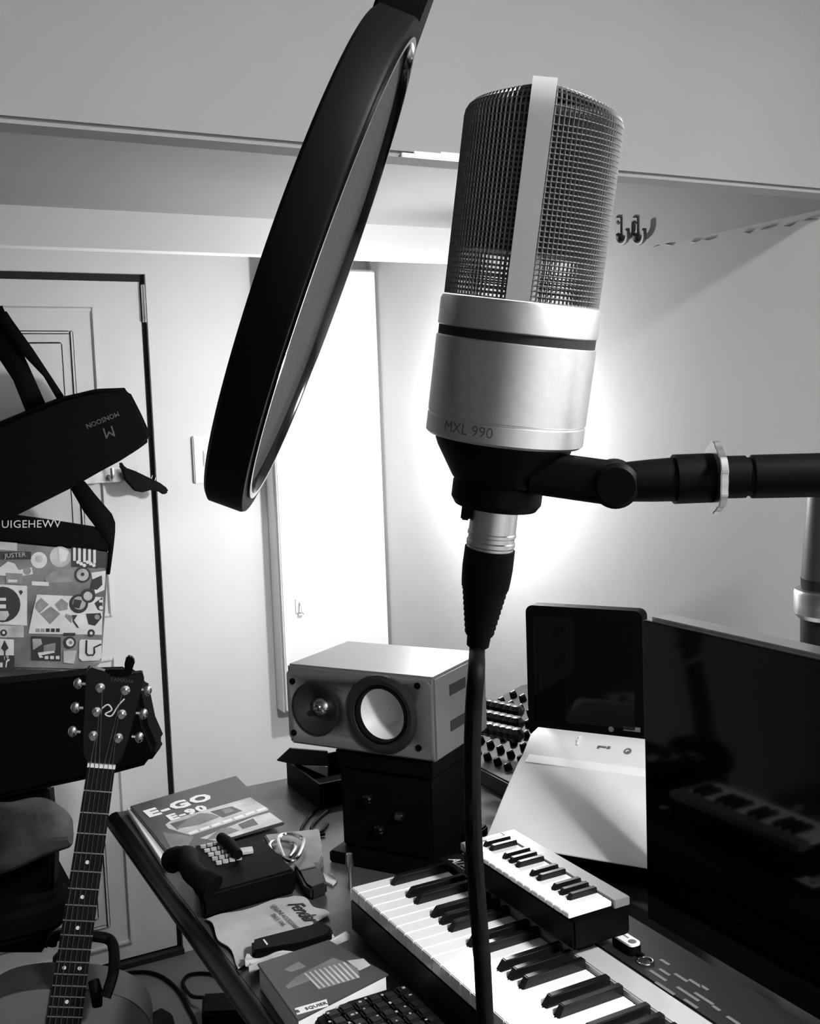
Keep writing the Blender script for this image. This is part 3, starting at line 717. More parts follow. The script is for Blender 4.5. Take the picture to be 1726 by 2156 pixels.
# ================================================================== CHAIR WITH SHIRT
CD = 2.32
ch = thing('office_chair', 'black padded chair behind the guitar', 'chair', (at(-60, 1900, CD).x, at(-60, 1900, CD).y, 0))
def slab(name, px, d, th, m, parent, bev, seg=3):
    b = MB(); pts = [at(x, y, d) for x, y in px]; fwd = Vector((FW.x, FW.y, 0)).normalized()
    b.extrude(pts, fwd*th); return b.build(name, m, parent, bevel=bev, seg=seg, smooth=50)
slab('backrest', [(-330, 1480), (-150, 1455), (0, 1442), (181, 1423), (250, 1421), (292, 1446), (309, 1529), (331, 1579), (312, 1612), (237, 1632), (110, 1659), (0, 1684), (-330, 1750)], CD, .09, 'black_fabric', ch, .012)
slab('back_support', [(-120, 1690), (100, 1660), (113, 1800), (106, 1960), (94, 2010), (-120, 2010)], CD+.03, .05, 'black_plastic', ch, .01)
cb = at(-40, 2010, CD); 
b = MB(); b.prism([(x+cb.x-.05, y+cb.y+.16) for x, y in rrect(.5, .48, .1)], .42, .50); b.build('seat', 'black_fabric', ch, bevel=.02, seg=3)
b = MB(); b.tube([(cb.x-.05, cb.y+.16, .08), (cb.x-.05, cb.y+.16, .42)], .028, 14); b.build('gas_post', 'black_plastic', ch)
for k in range(5):
    a = math.radians(20+72*k); b = MB(); b.tube([(cb.x-.05, cb.y+.16, .10), (cb.x-.05+.28*math.cos(a), cb.y+.16+.28*math.sin(a), .06)], [.022, .014], 10); lg = b.build('leg', 'black_plastic', ch)
    b = MB(); b.sphere((cb.x-.05+.28*math.cos(a), cb.y+.16+.28*math.sin(a), .027), .027, 12); b.build('castor', 'black_plastic', lg)
# dark checked shirt bundle hung over the chair
b = MB(); rows = 14; cols = 26; c0 = at(35, 1742, CD-.085)
ax_ = (RT-EZ*RT.dot(EZ)).normalized(); vs = []; fs = []
for i in range(rows+1):
    v = i/rows
    for j in range(cols):
        a = 2*math.pi*j/cols
        rad = .072*(1+.10*math.sin(3*a+5*v)+.06*math.sin(7*a-9*v))*(math.sin(math.pi*min(max(v, .03), .97))**.35)
        p = c0 + ax_*(-.20+.315*v) + EZ*(rad*math.sin(a)*1.0 - .02*v + .012*math.sin(9*v)) + Vector((FW.x, FW.y, 0))*(rad*.75*math.cos(a))
        vs.append(p)
for i in range(rows):
    for j in range(cols):
        j2 = (j+1) % cols; fs.append((i*cols+j, i*cols+j2, (i+1)*cols+j2, (i+1)*cols+j))
fs.append(tuple(range(cols))); fs.append(tuple(rows*cols+j for j in range(cols)))
b._add(vs, fs); tag(b.build('folded_shirt', 'shirt', sub=1), 'dark grey checked shirt bundled over the black chair', 'shirt')
# ================================================================== BAGS ON THE DOOR
YBG = 2.735
def crop1(x, y): return (x/3.593, 500+y/3.593)
def crop2(x, y): return (x/3.593, 1050+y/3.593)
def yslab(name, px, Y, th, m, parent, bev=.0, seg=3):
    b = MB(); b.extrude([ony(x, y, Y) for x, y in px], (0, th, 0)); return b.build(name, m, parent, bevel=bev, seg=seg, smooth=50)
# coat hook rail on the door
hr = ony(215, 1010, YD)
rl = thing('coat_rail', 'chrome coat rail screwed to the white door behind the bags', 'rail', (hr.x-.1, YD, hr.z))
zr = ony(210, 1003, YD-.01).z
MB().box((.30, YD-.004, zr-.018), (ony(262, 1000, YD).x, YD+.0115, zr+.016)).build('bar', 'steel', rl, bevel=.003)
for xx in (.36, .50, .645):
    MB().tube(spline([(xx, YD, zr), (xx, YD-.03, zr-.012), (xx, YD-.05, zr+.0), (xx, YD-.052, zr+.022)], 5), .005, 8).build('hook', 'steel', rl)
# brush hanging from the rail
br = thing('hair_brush', 'black brush with white bristles hanging beside the door gap', 'brush', ony(300, 1010, YD-.04))
yslab('brush_head', [(256, 972), (264, 984), (286, 992), (338, 1017), (353, 1028), (355, 1036), (346, 1042), (337, 1036), (318, 1032), (300, 1037), (284, 1034), (270, 1018), (262, 1008), (258, 990), (252, 980)], YD-.05, .018, 'black_plastic', br, .003, 2)
for k in range(7):
    a = ony(281+k*7.5, 990+k*3.6, YD-.041); c = ony(283+k*7.5, 984+k*3.6, YD-.041)
    MB().tube([a, c+(c-a)*.25], [.0014, .0006], 6).build('bristle', 'bone', br)
# black sports bag with the upside-down M
bg = thing('duffel_bag', 'black duffel bag with an upside-down letter M hanging on the door', 'bag', ony(100, 1050, YBG+.05))
bpx = [(-70, 915), (0, 890), (56, 867), (136, 835), (209, 818), (263, 816), (274, 821), (300, 872), (320, 917), (320, 926), (295, 945), (256, 970), (217, 991), (150, 1029), (36, 1086), (0, 1098), (-70, 1122)]
yslab('bag_body', bpx, YBG, .085, 'black_fabric', bg, .014, 3)
for k, px in enumerate(([(-12, 660), (14, 655), (25, 672), (70, 735), (136, 835), (125, 848), (92, 792), (47, 745)], [(-25, 650), (5, 643), (40, 725), (68, 786), (99, 856), (57, 872), (28, 800), (-25, 720)])):
    yslab('strap', [p for p in px], YBG+.03+.01*k, .006, 'black_fabric', bg, .001, 1)
ang = math.radians(180-18)
def bagtext(x, y, a, Y): o = ony(x, y, Y-.0004); ca, sa = math.cos(a), math.sin(a); return frame(o, Vector((ca, 0, sa)), Vector((-sa, 0, ca)), Vector((0, -1, 0)))
bb = [c for c in bg.children if c.name.startswith('bag_body')][0]
text('lettering', 'M', 'logo_grey', bb, bagtext(229, 909, math.radians(180+14), YBG), .038, depth=.0006)
text('lettering', 'MONSOON', 'logo_grey', bb, bagtext(216, 884, math.radians(180+20), YBG), .0165, depth=.0006, bold=.02)
# tote bag covered with stickers
YTB = 2.83
tb = thing('sticker_tote_bag', 'tote bag covered in a collage of black and white stickers hanging on the door', 'bag', ony(80, 1410, YTB+.03))
yslab('bag_body', [(-90, 1130), (-90, 1410), (0, 1409), (178, 1413), (207, 1402), (214, 1398), (222, 1290), (229, 1158), (0, 1136)], YTB, .06, 'bag_grey', tb, .006, 2)
tband = yslab('top_band', [(-90, 1070), (36, 1086), (120, 1098), (203, 1111), (241, 1118), (238, 1150), (230, 1163), (0, 1140), (-90, 1132)], YTB-.004, .066, 'black_fabric', tb, .004, 2)
yslab('strap', [(150, 1029), (178, 1012), (200, 1040), (236, 1082), (243, 1100), (243, 1118), (240, 1150), (232, 1210), (226, 1210), (230, 1150), (203, 1111), (178, 1078)], YTB-.006, .012, 'black_fabric', tb, .002, 1)
text('lettering', 'UIGEHEWV', 'sticker_white', tband, bagtext(66, 1104, math.radians(-4), YTB-.004), .027, depth=.0006, spacing=1.05)
bod = [c for c in tb.children if c.name.startswith('bag_body')][0]
ns_ = [0]
def stk(px, m, lift=0):
    ns_[0] += 1
    yy = YTB-.0006-.0005*lift-.00002*ns_[0]
    b = MB(); b.extrude([ony(*crop2(x, y), yy) for x, y in px], (0, .0009+.0005*lift, 0)); return b.build('sticker', m, bod)
def circ(cx, cy, r, n=18, ry=None): return [(cx+r*math.cos(2*math.pi*i/n), cy+(ry or r)*math.sin(2*math.pi*i/n)) for i in range(n)]
def rect(x0, y0, x1, y1, sk=0): return [(x0, y0), (x1, y0+sk), (x1, y1+sk), (x0, y1)]
stk(rect(0, 325, 130, 385, 10), 'sticker_light'); stk(rect(0, 400, 235, 460), 'sticker_dark'); 
text('lettering', 'JUSTER', 'sticker_light', bod, bagtext(*crop2(115, 428), math.radians(-1), YTB-.003), .016, depth=.0004)
stk(circ(295, 465, 62), 'sticker_white'); stk(circ(295, 455, 28), 'sticker_light', 1); stk(circ(455, 440, 80), 'sticker_light'); stk([(440, 370), (520, 400), (500, 470), (450, 480)], 'sticker_white', 1)
for k in range(5): stk(rect(553+k*38, 365+k*5, 573+k*38, 470+k*5), 'sticker_white', 1)
stk(rect(540, 355, 740, 515, 12), 'sticker_dark')
for k in range(6): stk(circ(590+k*24, 480+(k % 3)*12, 14, 8), 'sticker_white', 1)
stk(rect(735, 400, 820, 520, 6), 'sticker_dark')
stk([(0, 520), (60, 475), (110, 490), (140, 540), (240, 520), (250, 570), (130, 590), (0, 580)], 'sticker_white'); stk(circ(205, 545, 30, 12), 'sticker_mid', 1)
stk(rect(45, 560, 170, 640, 8), 'sticker_mid', 1); stk(rect(60, 612, 130, 632), 'sticker_white', 2)
stk(circ(625, 575, 62), 'sticker_dark'); stk(circ(625, 575, 46), 'sticker_light', 1); stk(circ(625, 572, 14, 10), 'sticker_dark', 2)
stk([(400, 545), (560, 530), (545, 630), (350, 640), (340, 600)], 'sticker_mid'); stk(rect(240, 625, 370, 655, 6), 'sticker_white')
stk([(700, 610), (770, 580), (775, 650), (735, 690), (680, 680)], 'sticker_dark', 1); stk([(690, 560), (800, 545), (790, 690), (720, 720)], 'sticker_white')
stk(rect(0, 650, 205, 950, 10), 'sticker_white'); stk(circ(20, 800, 135, 20), 'sticker_dark', 1); stk(rect(0, 750, 45, 772), 'sticker_white', 2); stk(rect(0, 800, 45, 830), 'sticker_white', 2); stk([(0, 850), (60, 850), (70, 880), (40, 920), (0, 920)], 'sticker_light', 2)
stk([(140, 700), (160, 690), (175, 705), (158, 730)], 'sticker_dark', 1)
stk([(280, 725), (500, 735), (780, 745), (770, 1030), (215, 1020), (250, 850)], 'sticker_white')
stk([(270, 790), (310, 750), (370, 800), (300, 865), (265, 830)], 'sticker_mid', 1); stk([(415, 800), (465, 755), (515, 790), (510, 840), (450, 850)], 'sticker_mid', 1); stk([(305, 870), (385, 815), (455, 870), (380, 950)], 'sticker_mid', 1)
stk(circ(595, 795, 72), 'sticker_dark', 1); stk(circ(598, 790, 50), 'sticker_light', 2); stk([(560, 760), (620, 770), (600, 830), (550, 820)], 'sticker_dark', 3)
stk(circ(668, 735, 54), 'sticker_dark', 2); stk(circ(665, 737, 34), 'sticker_light', 3)
stk([(715, 790), (775, 745), (775, 850), (740, 840)], 'sticker_dark', 1); stk(rect(750, 765, 778, 785), 'sticker_white', 2); stk(circ(764, 825, 16, 10), 'sticker_white', 2)
stk([(545, 880), (585, 880), (560, 920), (598, 975), (585, 978), (550, 930)], 'sticker_dark', 1); stk([(500, 870), (545, 885), (540, 940), (490, 890)], 'sticker_mid', 1)
stk([(650, 870), (760, 865), (770, 900), (720, 960), (670, 950)], 'sticker_dark', 1); stk(circ(735, 895, 20, 10), 'sticker_mid', 2)
stk(circ(690, 1015, 28, 14), 'sticker_dark', 1); stk(circ(690, 1017, 12, 10), 'sticker_white', 2)
for k in range(5): stk(rect(272+k*38, 982, 300+k*38, 1008), 'sticker_dark' if k > 1 else 'sticker_mid', 1)
stk(rect(480, 1015, 570, 1035), 'sticker_dark', 1)
stk(rect(0, 960, 180, 1050), 'sticker_light'); stk(circ(28, 1015, 26, 12), 'sticker_dark', 1); stk(circ(28, 1013, 12, 10), 'sticker_white', 2)
stk(rect(0, 1060, 105, 1190, 6), 'sticker_white'); stk([(35, 1070), (65, 1130), (35, 1160), (8, 1130)], 'sticker_dark', 1); stk(rect(30, 1150, 42, 1190), 'sticker_dark', 1)
stk(rect(0, 1185, 110, 1295), 'sticker_dark')
text('lettering', '19', 'sticker_white', bod, bagtext(*crop2(45, 1205), 0, YTB-.003), .014, depth=.0004)
stk([(0, 1240), (20, 1240), (20, 1275), (0, 1275)], 'sticker_white', 1); stk([(40, 1275), (46, 1225), (70, 1210), (75, 1222), (55, 1235), (50, 1278)], 'sticker_white', 1)
stk(rect(240, 1040, 460, 1220, 8), 'sticker_dark'); stk([(245, 1060), (310, 1060), (320, 1100), (250, 1145)], 'sticker_light', 1); stk([(330, 1110), (420, 1090), (420, 1150), (330, 1170)], 'sticker_mid', 1); stk([(285, 1165), (410, 1150), (415, 1165), (310, 1185), (330, 1200), (300, 1205)], 'sticker_white', 2)
for k in range(3): stk(rect(338+k*42, 1190, 366+k*42, 1214), 'sticker_white', 2)
stk(circ(528, 1088, 46), 'sticker_dark'); stk(circ(530, 1088, 30), 'sticker_white', 1); stk(circ(535, 1088, 12, 10), 'sticker_mid', 2)
stk([(480, 1150), (580, 1150), (560, 1250), (480, 1240)], 'sticker_light')
# big rounded letter G on the lower corner
stk([(612, 1065), (768, 1070), (768, 1200), (745, 1225), (620, 1228), (597, 1205), (600, 1080)], 'sticker_white', 0)
gm = MB(); gm.tube([ony(*crop2(x, y), YTB-.0025) for x, y in ((655, 1070), (652, 1165), (665, 1182), (705, 1182), (715, 1165), (712, 1125), (765, 1100))], .0024, 6); gm.build('letter_outline', 'sticker_dark', bod)
# ================================================================== THINGS ON THE DESK
def flat(name, px, z0, z1, m, parent, bev=0, zp=None):
    b = MB(); pts = [onz(x, y, zp if zp is not None else z1) for x, y in px]; b.extrude([(p.x, p.y, z0) for p in pts], (0, 0, z1-z0)); return b.build(name, m, parent, bevel=bev)
# song book under the manual, and the manual with the lettering
flat_b = thing('paper_pad', 'white paper pad lying under the manual at the desk corner', 'paper', onz(420, 1760, ZT))
flat('sheets', [(268, 1702), (300, 1700), (380, 1800), (346, 1822)], ZT+.001, ZT+.012, 'paper', flat_b, .001)
mg = thing('instruction_manual', 'dark glossy booklet lettered E-GO lying at the far desk corner', 'booklet', onz(430, 1710, ZT+.013))
zc_ = ZT+.018
cov = flat('cover', [(274, 1697), (380, 1666), (497, 1633), (548, 1683), (598, 1731), (480, 1764), (362, 1806), (320, 1752)], ZT+.0125, zc_, 'cover_dark', mg, .001)
def art(px, m, k=0): flat('print', px, zc_-.0003, zc_+.0002+.00012*k, m, cov, zp=zc_)
def c4(x, y): return (230+x/3.138, 1580+y/3.138)
art([c4(*p) for p in ((370, 490), (420, 455), (930, 310), (1050, 385), (1050, 395), (540, 560), (480, 545), (390, 515))], 'cover_light')
art([c4(*p) for p in ((400, 485), (660, 410), (560, 455), (450, 525))], 'cover_dark', 1)
art([c4(*p) for p in ((440, 520), (520, 450), (600, 415), (680, 420), (730, 440), (600, 490))], 'cover_mid', 2)
art([c4(*p) for p in ((665, 405), (810, 370), (880, 400), (750, 445))], 'cover_dark', 1)
art([c4(*p) for p in ((740, 395), (790, 382), (830, 400), (770, 420))], 'cover_mid', 2)
art([c4(*p) for p in ((600, 580), (950, 440), (1060, 410), (1145, 470), (720, 600))], 'cover_light', 0)
art([c4(*p) for p in ((640, 590), (740, 515), (800, 510), (860, 530), (700, 585))], 'cover_mid', 2)
art([c4(*p) for p in ((850, 490), (950, 450), (985, 490), (880, 520))], 'cover_dark', 2)
art([c4(*p) for p in ((350, 540), (560, 570), (480, 690), (400, 640))], 'cover_mid', 1)
for k in range(7):
    x, y = 520+k*75, 545-k*25; art([c4(x, y), c4(x+60, y-20), c4(x+70, y-8), c4(x+10, y+12)], 'print_white', 3)
ld = (onz(460, 1660, zc_)-onz(320, 1700, zc_)).normalized()
for (x, y, s, t) in ((374, 1696, .046, 'E-GO'), (392, 1712, .034, 'E-90')):
    o = onz(x, y, zc_+.0007); nn = Vector((0, 0, 1)); text('lettering', t, 'print_white', cov, frame(o, ld, nn.cross(ld), nn), s*1.15, shear=.15, spacing=1.14, bold=.05)
# telephone
ph = thing('desk_telephone', 'black desk telephone with keypad beside the booklet', 'telephone', onz(490, 1840, ZT))
zt1, zt2 = ZT+.055, ZT+.028
P0 = [onz(405, 1778, .80), onz(560, 1768, .80), onz(622, 1818, .80), onz(425, 1886, .79)]
b = MB(); top4 = [Vector((P0[0].x, P0[0].y, .80)), Vector((P0[1].x, P0[1].y, .80)), Vector((P0[2].x, P0[2].y, .79)), Vector((P0[3].x, P0[3].y, .79))]
bt4 = [Vector((p.x, p.y, ZT+.001)) for p in top4]
b._add(top4+bt4, [(0, 1, 2, 3), (7, 6, 5, 4), (0, 4, 5, 1), (1, 5, 6, 2), (2, 6, 7, 3), (3, 7, 4, 0)]); b.build('base', 'black_plastic', ph, bevel=.005, seg=3)
nphone = (top4[1]-top4[0]).cross(top4[3]-top4[0]).normalized()
if nphone.z < 0: nphone = -nphone
def tp(x, y): return onp(x, y, top4[0], nphone)
e1 = (tp(500, 1790)-tp(430, 1800)); e1 = (e1-nphone*e1.dot(nphone)).normalized(); e2 = nphone.cross(e1)
# keypad: columns down-right, as in the photograph
kp = None
for r in range(5):
    for c in range(4):
        x = 428+c*14+r*8.2; y = 1784-c*3.2+r*8.5
        q = tp(x, y); b = MB(frame(q, e1, e2, nphone)); b.prism(rrect(.0095, .0055, .002, 2), -.001, .004)
        b.build('key', 'cover_light', ph)
b = MB(frame(tp(513, 1793), e1, e2, nphone)); b.prism(rrect(.030, .018, .002), -.001, .003); b.build('display', 'cover_light', ph)
b = MB(); b.tube([tp(466, 1776)+nphone*.01, tp(483, 1790)+nphone*.012, tp(502, 1812)+nphone*.01], [.009, .010, .008], 12); b.build('cord_hook', 'black_matte', ph)
ha, hb = onz(362, 1806, .795), onz(440, 1858, .80)
b = MB(); b.tube(spline([Vector((ha.x, ha.y, .79)), Vector((ha.x+.012, ha.y-.05, .812)), Vector((hb.x-.02, hb.y+.02, .815)), Vector((hb.x, hb.y-.02, .798))], 5), [.02]*3+[.017]*10+[.021]*3, 14); b.build('handset', 'black_matte', ph)
b = MB(frame(tp(432, 1846), e1, e2, nphone)); b.prism(rrect(.02, .005, .002, 2), -.001, .003); b.build('line_button', 'cover_mid', ph)
# grey notebook and little things near the speaker stand
nb = flat('notebook', [(556, 1757), (672, 1744), (680, 1800), (672, 1815), (600, 1830)], ZT+.001, ZT+.02, 'cover_mid', None, .002)
tag(nb, 'grey notebook under the silver carabiner', 'notebook')
zcb = ZT+.026
for (pxs, lab) in (([(571, 1792), (568, 1780), (575, 1772), (595, 1770), (616, 1776), (622, 1786), (606, 1808), (590, 1800)], 'small steel carabiner lying behind the larger one'), ([(598, 1806), (586, 1772), (590, 1760), (606, 1755), (626, 1760), (640, 1770), (634, 1792), (624, 1808), (610, 1812)], 'larger polished steel carabiner beside the telephone')):
    pts = [onz(x, y, zcb) for x, y in pxs]; b = MB(); b.tube(spline(pts+[pts[0]], 4), .0033, 8); tag(b.build('carabiner', 'chrome'), lab, 'carabiner', 'carabiners on the desk'); zcb += .007
lg_ = thing('key_fob', 'dark translucent plastic key fob lying beside the telephone', 'key fob', onz(655, 1845, ZT))
flat('body', [(620, 1818), (655, 1808), (678, 1832), (688, 1858), (655, 1870), (640, 1860)], ZT+.001, ZT+.022, 'panel_dark', lg_, .004)
flat('cap', [(620, 1818), (653, 1810), (664, 1822), (630, 1830)], ZT+.022, ZT+.024, 'cover_mid', lg_)
cn = flat('guitar_pick', [(680, 1838), (698, 1838), (710, 1852), (700, 1862), (686, 1856)], ZT+.001, ZT+.004, 'paper', None); tag(cn, 'pale guitar pick lying beside the key fob', 'guitar pick')
jp = onz(738, 1872, ZT)
b = MB(); b.tube([(jp.x, jp.y, ZT), (jp.x, jp.y, ZT+.035)], .0042, 12); b.tube([(jp.x, jp.y, ZT+.035), (jp.x, jp.y, ZT+.042), (jp.x, jp.y, ZT+.058)], [.006, .0065, .005], 12); tag(b.build('jack_plug', 'steel'), 'steel jack plug standing at the foot of the speaker stand', 'plug')
# polishing cloth with script lettering, case on top
pc = thing('polishing_cloth', 'pale polishing cloth with black script lettering spread on the desk', 'cloth', onz(580, 1980, ZT))
def cloth(name, px, z, thick, m, parent, n=14, amp=.003, ph_=0):
    # bilinear patch of four corners with small folds
    c = [onz(x, y, z) for x, y in px]; vs = []; fs = []
    for i in range(n+1):
        for j in range(n+1):
            u, v = i/n, j/n
            p = c[0].lerp(c[1], u).lerp(c[3].lerp(c[2], u), v)
            h = amp*(math.sin(7*u+5*v+ph_)*.5+math.sin(13*v-6*u+ph_*2)*.35+math.sin(19*u+ph_)*.2)+amp
            e = .004*math.sin(11*(u+v)+ph_) if (i in (0, n) or j in (0, n)) else 0
            vs.append(Vector((p.x+e, p.y+e, z+h)))
    k = (n+1)**2; vs2 = [v-Vector((0, 0, thick)) for v in vs]
    for i in range(n):
        for j in range(n):
            a = i*(n+1)+j; f = (a, a+1, a+n+2, a+n+1); fs.append(f); fs.append(tuple(k+q for q in reversed(f)))
    bd_ = [i*(n+1) for i in range(n+1)] + [n*(n+1)+j for j in range(1, n+1)] + [i*(n+1)+n for i in range(n-1, -1, -1)] + [j for j in range(n-1, 0, -1)]
    for q in range(len(bd_)):
        a, c2 = bd_[q], bd_[(q+1) % len(bd_)]; fs.append((a, c2, k+c2, k+a))
    b = MB(); b._add(vs, fs) if False else b._add(vs+vs2, fs); return b.build(name, m, parent, smooth=60)
zc2 = ZT+.004
cl_ = cloth('spread', [(434, 1938), (622, 1886), (695, 1926), (505, 2036)], zc2, .0016, 'cloth_white', pc, amp=.002)
cloth('fold', [(516, 2022), (690, 1978), (740, 1972), (530, 2046)], ZT+.012, .008, 'cloth_white', pc, amp=.005, ph_=2)
ld = (onz(668, 1950, zc2)-onz(622, 1908, zc2)).normalized(); nn = Vector((0, 0, 1))
text('lettering', 'Fender', 'sticker_dark', cl_, frame(onz(637, 1919, zc2+.0045), ld, nn.cross(ld), nn), .031, shear=.45, spacing=.82, bold=.008)
for (x, y, t) in ((600, 1930, 'GENUINE ACCESSORIES'), (586, 1936, 'SINCE 1946')):
    text('lettering', t, 'print_grey', cl_, frame(onz(x, y, zc2+.0045), ld, nn.cross(ld), nn), .009)
cs = thing('black_case', 'slim black case lying on the polishing cloth', 'case', onz(610, 1985, ZT+.01))
flat('shell', [(529, 1977), (545, 1972), (680, 1938), (700, 1950), (697, 1966), (640, 1985), (530, 2003)], ZT+.009, ZT+.026, 'black_plastic', cs, .004)
flat('clasp', [(553, 1978), (556, 1977), (564, 1987), (561, 1989)], ZT+.026, ZT+.0268, 'bone', cs)
# boxed book with picture and label
bx = thing('boxed_strings_book', 'dark book with a picture of metal springs and a white label at the desk edge', 'book', onz(660, 2080, ZT))
zb = ZT+.034
flat('pages', [(545, 2029), (690, 1982), (812, 2052), (628, 2146)], ZT+.001, zb-.003, 'paper', bx, zp=zb)
cv_ = flat('cover', [(541, 2028), (692, 1978), (818, 2050), (626, 2148)], zb-.003, zb, 'cover_dark', bx, .0008)
def art2(px, m, k=0): flat('print', [c4(*p) for p in px], zb-.0003, zb+.0002+.00012*k, m, cv_, zp=zb)
art2([(1165, 1560), (1230, 1500), (1300, 1460), (1480, 1370), (1560, 1400), (1640, 1440), (1655, 1500), (1390, 1580), (1330, 1520), (1180, 1575)], 'cover_mid')
art2([(1150, 1450), (1250, 1395), (1300, 1430), (1200, 1465)], 'cover_mid')
art2([(1570, 1390), (1680, 1375), (1726, 1420), (1650, 1455)], 'cover_light')
for k in range(9):
    x, y = 1285+k*32, 1475-k*9; art2([(x, y), (x+13, y-3), (x+113, y+97), (x+98, y+101)], 'cover_light', 2)
art2([(1225, 1706), (1435, 1645), (1447, 1688), (1240, 1747)], 'print_white', 2)
ld2 = (onz(*c4(1435, 1665), zb)-onz(*c4(1230, 1725), zb)).normalized()
text('lettering', 'B   SQUIER', 'sticker_dark', cv_, frame(onz(*c4(1336, 1697), zb+.0008), ld2, nn.cross(ld2), nn), .0085)
# computer keyboard at the bottom edge
ck_ = thing('computer_keyboard', 'black computer keyboard with small white legends in front of the stage keyboard', 'keyboard', onz(780, 2150, ZT))
zk = ZT+.024
ke = Vector((0, -1, 0)); kx0, kx1 = .465, .596; ky1 = 1.195
ek = MB(); ek.prism([(x+(kx0+kx1)/2, y+ky1-.22) for x, y in rrect(kx1-kx0, .44, .02)], ZT+.002, zk); ek.build('base', 'black_plastic', ck_, bevel=.003)
kk = None; lg2 = None
for i in range(6):
    for j in range(13):
        p = Vector((kx1-.014-i*.0195, ky1-.022-j*.0195-.004*(i % 2), zk))
        if kk is None:
            kk = MB().box((p.x-.0085, p.y-.0085, zk-.001), (p.x+.0085, p.y+.0085, zk+.007)).build('key', 'key_black', ck_, bevel=.0025); k0 = p
            lg2 = MB().box((p.x, p.y-.0015, zk+.0069), (p.x+.004, p.y+.0025, zk+.0073)).build('legend', 'sticker_light', kk)
        else:
            k2 = dupe(kk, ck_, p-k0); l2 = lg2.copy(); COL.objects.link(l2); l2.parent = k2; l2.location = l2.location+Vector((random.uniform(-.003, .002), random.uniform(-.003, .003), 0)); l2.scale = (random.uniform(.5, 1), random.uniform(.5, 1), 1)
# open black box behind the speaker stand
ob = thing('open_box', 'small open black box with raised flap left of the speaker stand', 'box', (.84, 2.0, ZT))
q = onz(605, 1652, ZT); X0, Y1 = q.x, min(q.y, 2.075)
for a, c in (((X0, Y1-.17, ZT+.001), (X0+.16, Y1, ZT+.006)), ((X0, Y1-.17, ZT+.006), (X0+.004, Y1, ZT+.05)), ((X0+.156, Y1-.17, ZT+.006), (X0+.16, Y1, ZT+.05)), ((X0+.004, Y1-.004, ZT+.006), (X0+.156, Y1, ZT+.05)), ((X0+.004, Y1-.17, ZT+.006), (X0+.156, Y1-.166, ZT+.05))):
    MB().box(a, c).build('panel', 'black_plastic', ob)
fp = [at(x, y, 2.2) for x, y in ((584, 1602), (612, 1576), (690, 1582), (692, 1612), (620, 1610))]
b = MB(); b.extrude(fp, (0, .004, .001)); b.build('flap', 'panel_dark', ob)
b = MB(); b.extrude([at(x, y, 2.19) for x, y in ((636, 1612), (690, 1614), (690, 1636))], (0, .003, 0)); b.build('inner_card', 'cover_light', ob)
# cables on the desk
for pxs, lab in (([(690, 1688), (660, 1710), (640, 1735), (634, 1752), (650, 1760), (684, 1756)], 'thin black cable looped beside the speaker stand'), ([(692, 1705), (668, 1726), (655, 1745), (672, 1752), (690, 1735)], 'thin black cable curled against the speaker stand foot')):
    b = MB(); b.tube(spline([onz(x, y, ZT+.004) for x, y in pxs], 6), .003, 8); tag(b.build('desk_cable', 'rubber'), lab, 'cable', 'cables on the desk')
# USB stick with ring on the stage keyboard
us = thing('usb_stick', 'white and black memory stick with key ring on the stage keyboard', 'memory stick', onz(1320, 1985, .8355))
zu = .851
b = MB(); pa, pb_ = onz(1297, 1958, zu), onz(1340, 1985, zu); dv = (pb_-pa).normalized(); cc = (pa+pb_)/2
Mu = frame(Vector((cc.x, cc.y, .8355)), dv, Vector((-dv.y, dv.x, 0)), EZ); lu = (pb_-pa).length
MB(Mu).prism(rrect(lu*1.05, .018, .006), 0.0, .011).build('body', 'black_plastic', us, bevel=.001)
cap = MB(Mu).prism(rrect(lu, .017, .006), .0110, .0135).build('swivel_cover', 'key_white', us)
MB(Mu @ Matrix.Translation((lu*.5-.008, 0, 0))).lathe([(.005, .0134), (.005, .0142)], 16).build('rivet', 'print_grey', us)
MB(Mu @ Matrix.Translation((-.002, 0, 0))).box((-.009, .001, .0134), (.004, .0028, .0138)).build('print', 'print_grey', us)
rr = onz(1358, 2022, .8365)
MB().ring([(.0095+.0012*math.cos(a*math.pi/4), .0012+.0012*math.sin(a*math.pi/4)) for a in range(8)], 28, Matrix.Translation((rr.x, rr.y, .8347))).build('key_ring', 'chrome', us)
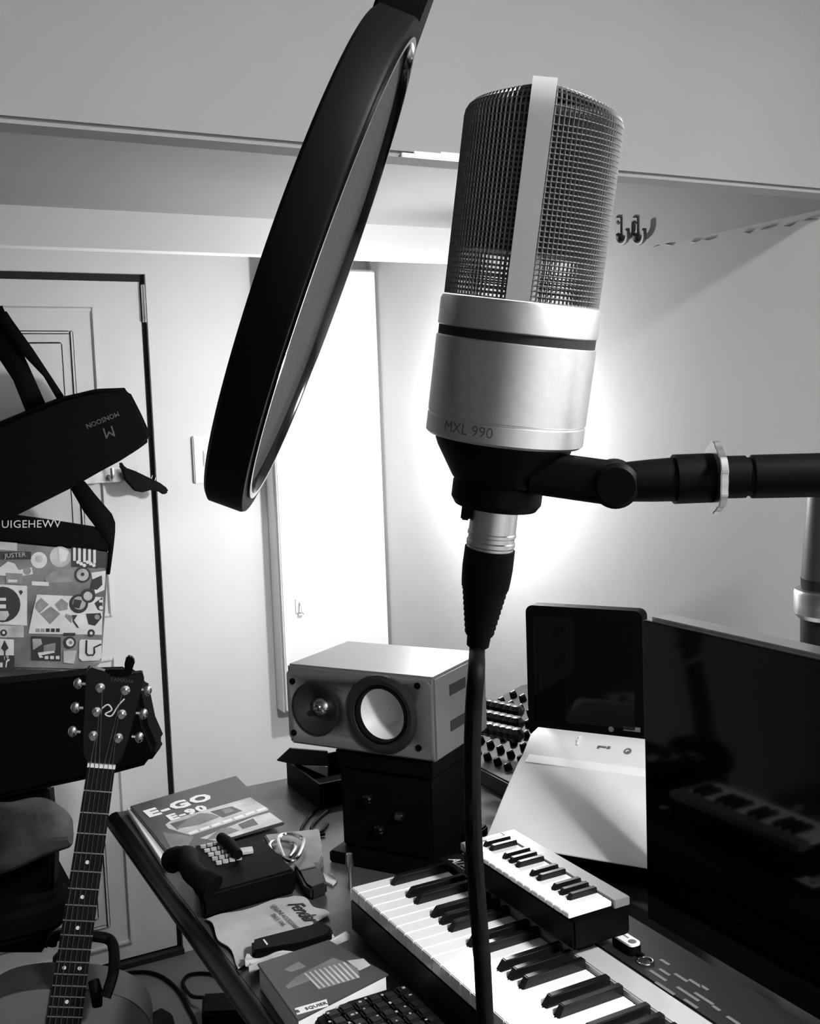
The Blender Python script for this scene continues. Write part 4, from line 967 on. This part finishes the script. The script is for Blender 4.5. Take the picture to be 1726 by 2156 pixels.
b = MB(); b.tube([Mu @ Vector((lu*.5, 0, .004)), (rr.x+.004, rr.y+.008, .837)], .003, 8); b.build('tether', 'black_plastic', us)
# canister at the right edge, behind the near monitor
cc = at(1762, 1240, 1.62)
cn_ = thing('tapered_canister', 'dark grey tapered canister on a silver ring base behind the nearest monitor', 'canister', (cc.x, cc.y, ZT))
def czz(y): return at(1762, y, 1.62).z
T = Matrix.Translation((cc.x, cc.y, 0)); ppx = 1.62/FPX
MB(T).lathe([(72*ppx, czz(1216)), (58*ppx, czz(1020)), (40*ppx, czz(1000))], 40).build('body', 'canister', cn_)
MB(T).lathe([(72*ppx, czz(1238)), (73*ppx, czz(1216))], 40).build('band', 'gap_black', cn_)
MB(T).lathe([(80*ppx, czz(1300)), (87*ppx, czz(1290)), (87*ppx, czz(1246)), (84*ppx, czz(1240)), (70*ppx, czz(1238))], 40).build('ring_base', 'steel', cn_)
MB(T).lathe([(76*ppx, ZT), (74*ppx, czz(1302))], 40).build('pedestal', 'panel_dark', cn_)
# ================================================================== FLOOR THINGS
ad = thing('power_adapter', 'black power adapter brick lying on the floor by the door', 'adapter', onz(470, 2135, 0))
flat('brick', [(426, 2090), (498, 2086), (524, 2100), (522, 2128), (424, 2132)], .001, .05, 'black_plastic', ad, .006, zp=.05)
b = MB(); b.tube(spline([onz(428, 2100, .03), onz(405, 2098, .02), onz(392, 2085, .012), onz(385, 2068, .006), onz(400, 2052, .006), onz(440, 2050, .006), onz(480, 2062, .006), onz(540, 2080, .006)], 6), .005, 8); b.build('cord', 'rubber', ad)
b = MB(); b.tube(spline([onz(245, 2052, .006), onz(300, 2046, .006), onz(340, 2056, .006), onz(375, 2085, .006), onz(395, 2120, .006), onz(410, 2150, .006), onz(420, 2200, .006)], 6), .005, 8); tag(b.build('floor_cable', 'rubber'), 'black cable curving over the floor below the door', 'cable')
pl = flat('foot_pedal', [(300, 2140), (340, 2118), (362, 2130), (372, 2165), (330, 2185)], .001, .06, 'black_plastic', None, .006, zp=.06); tag(pl, 'black pedal on the floor at the bottom of the picture beside the guitar body', 'pedal')
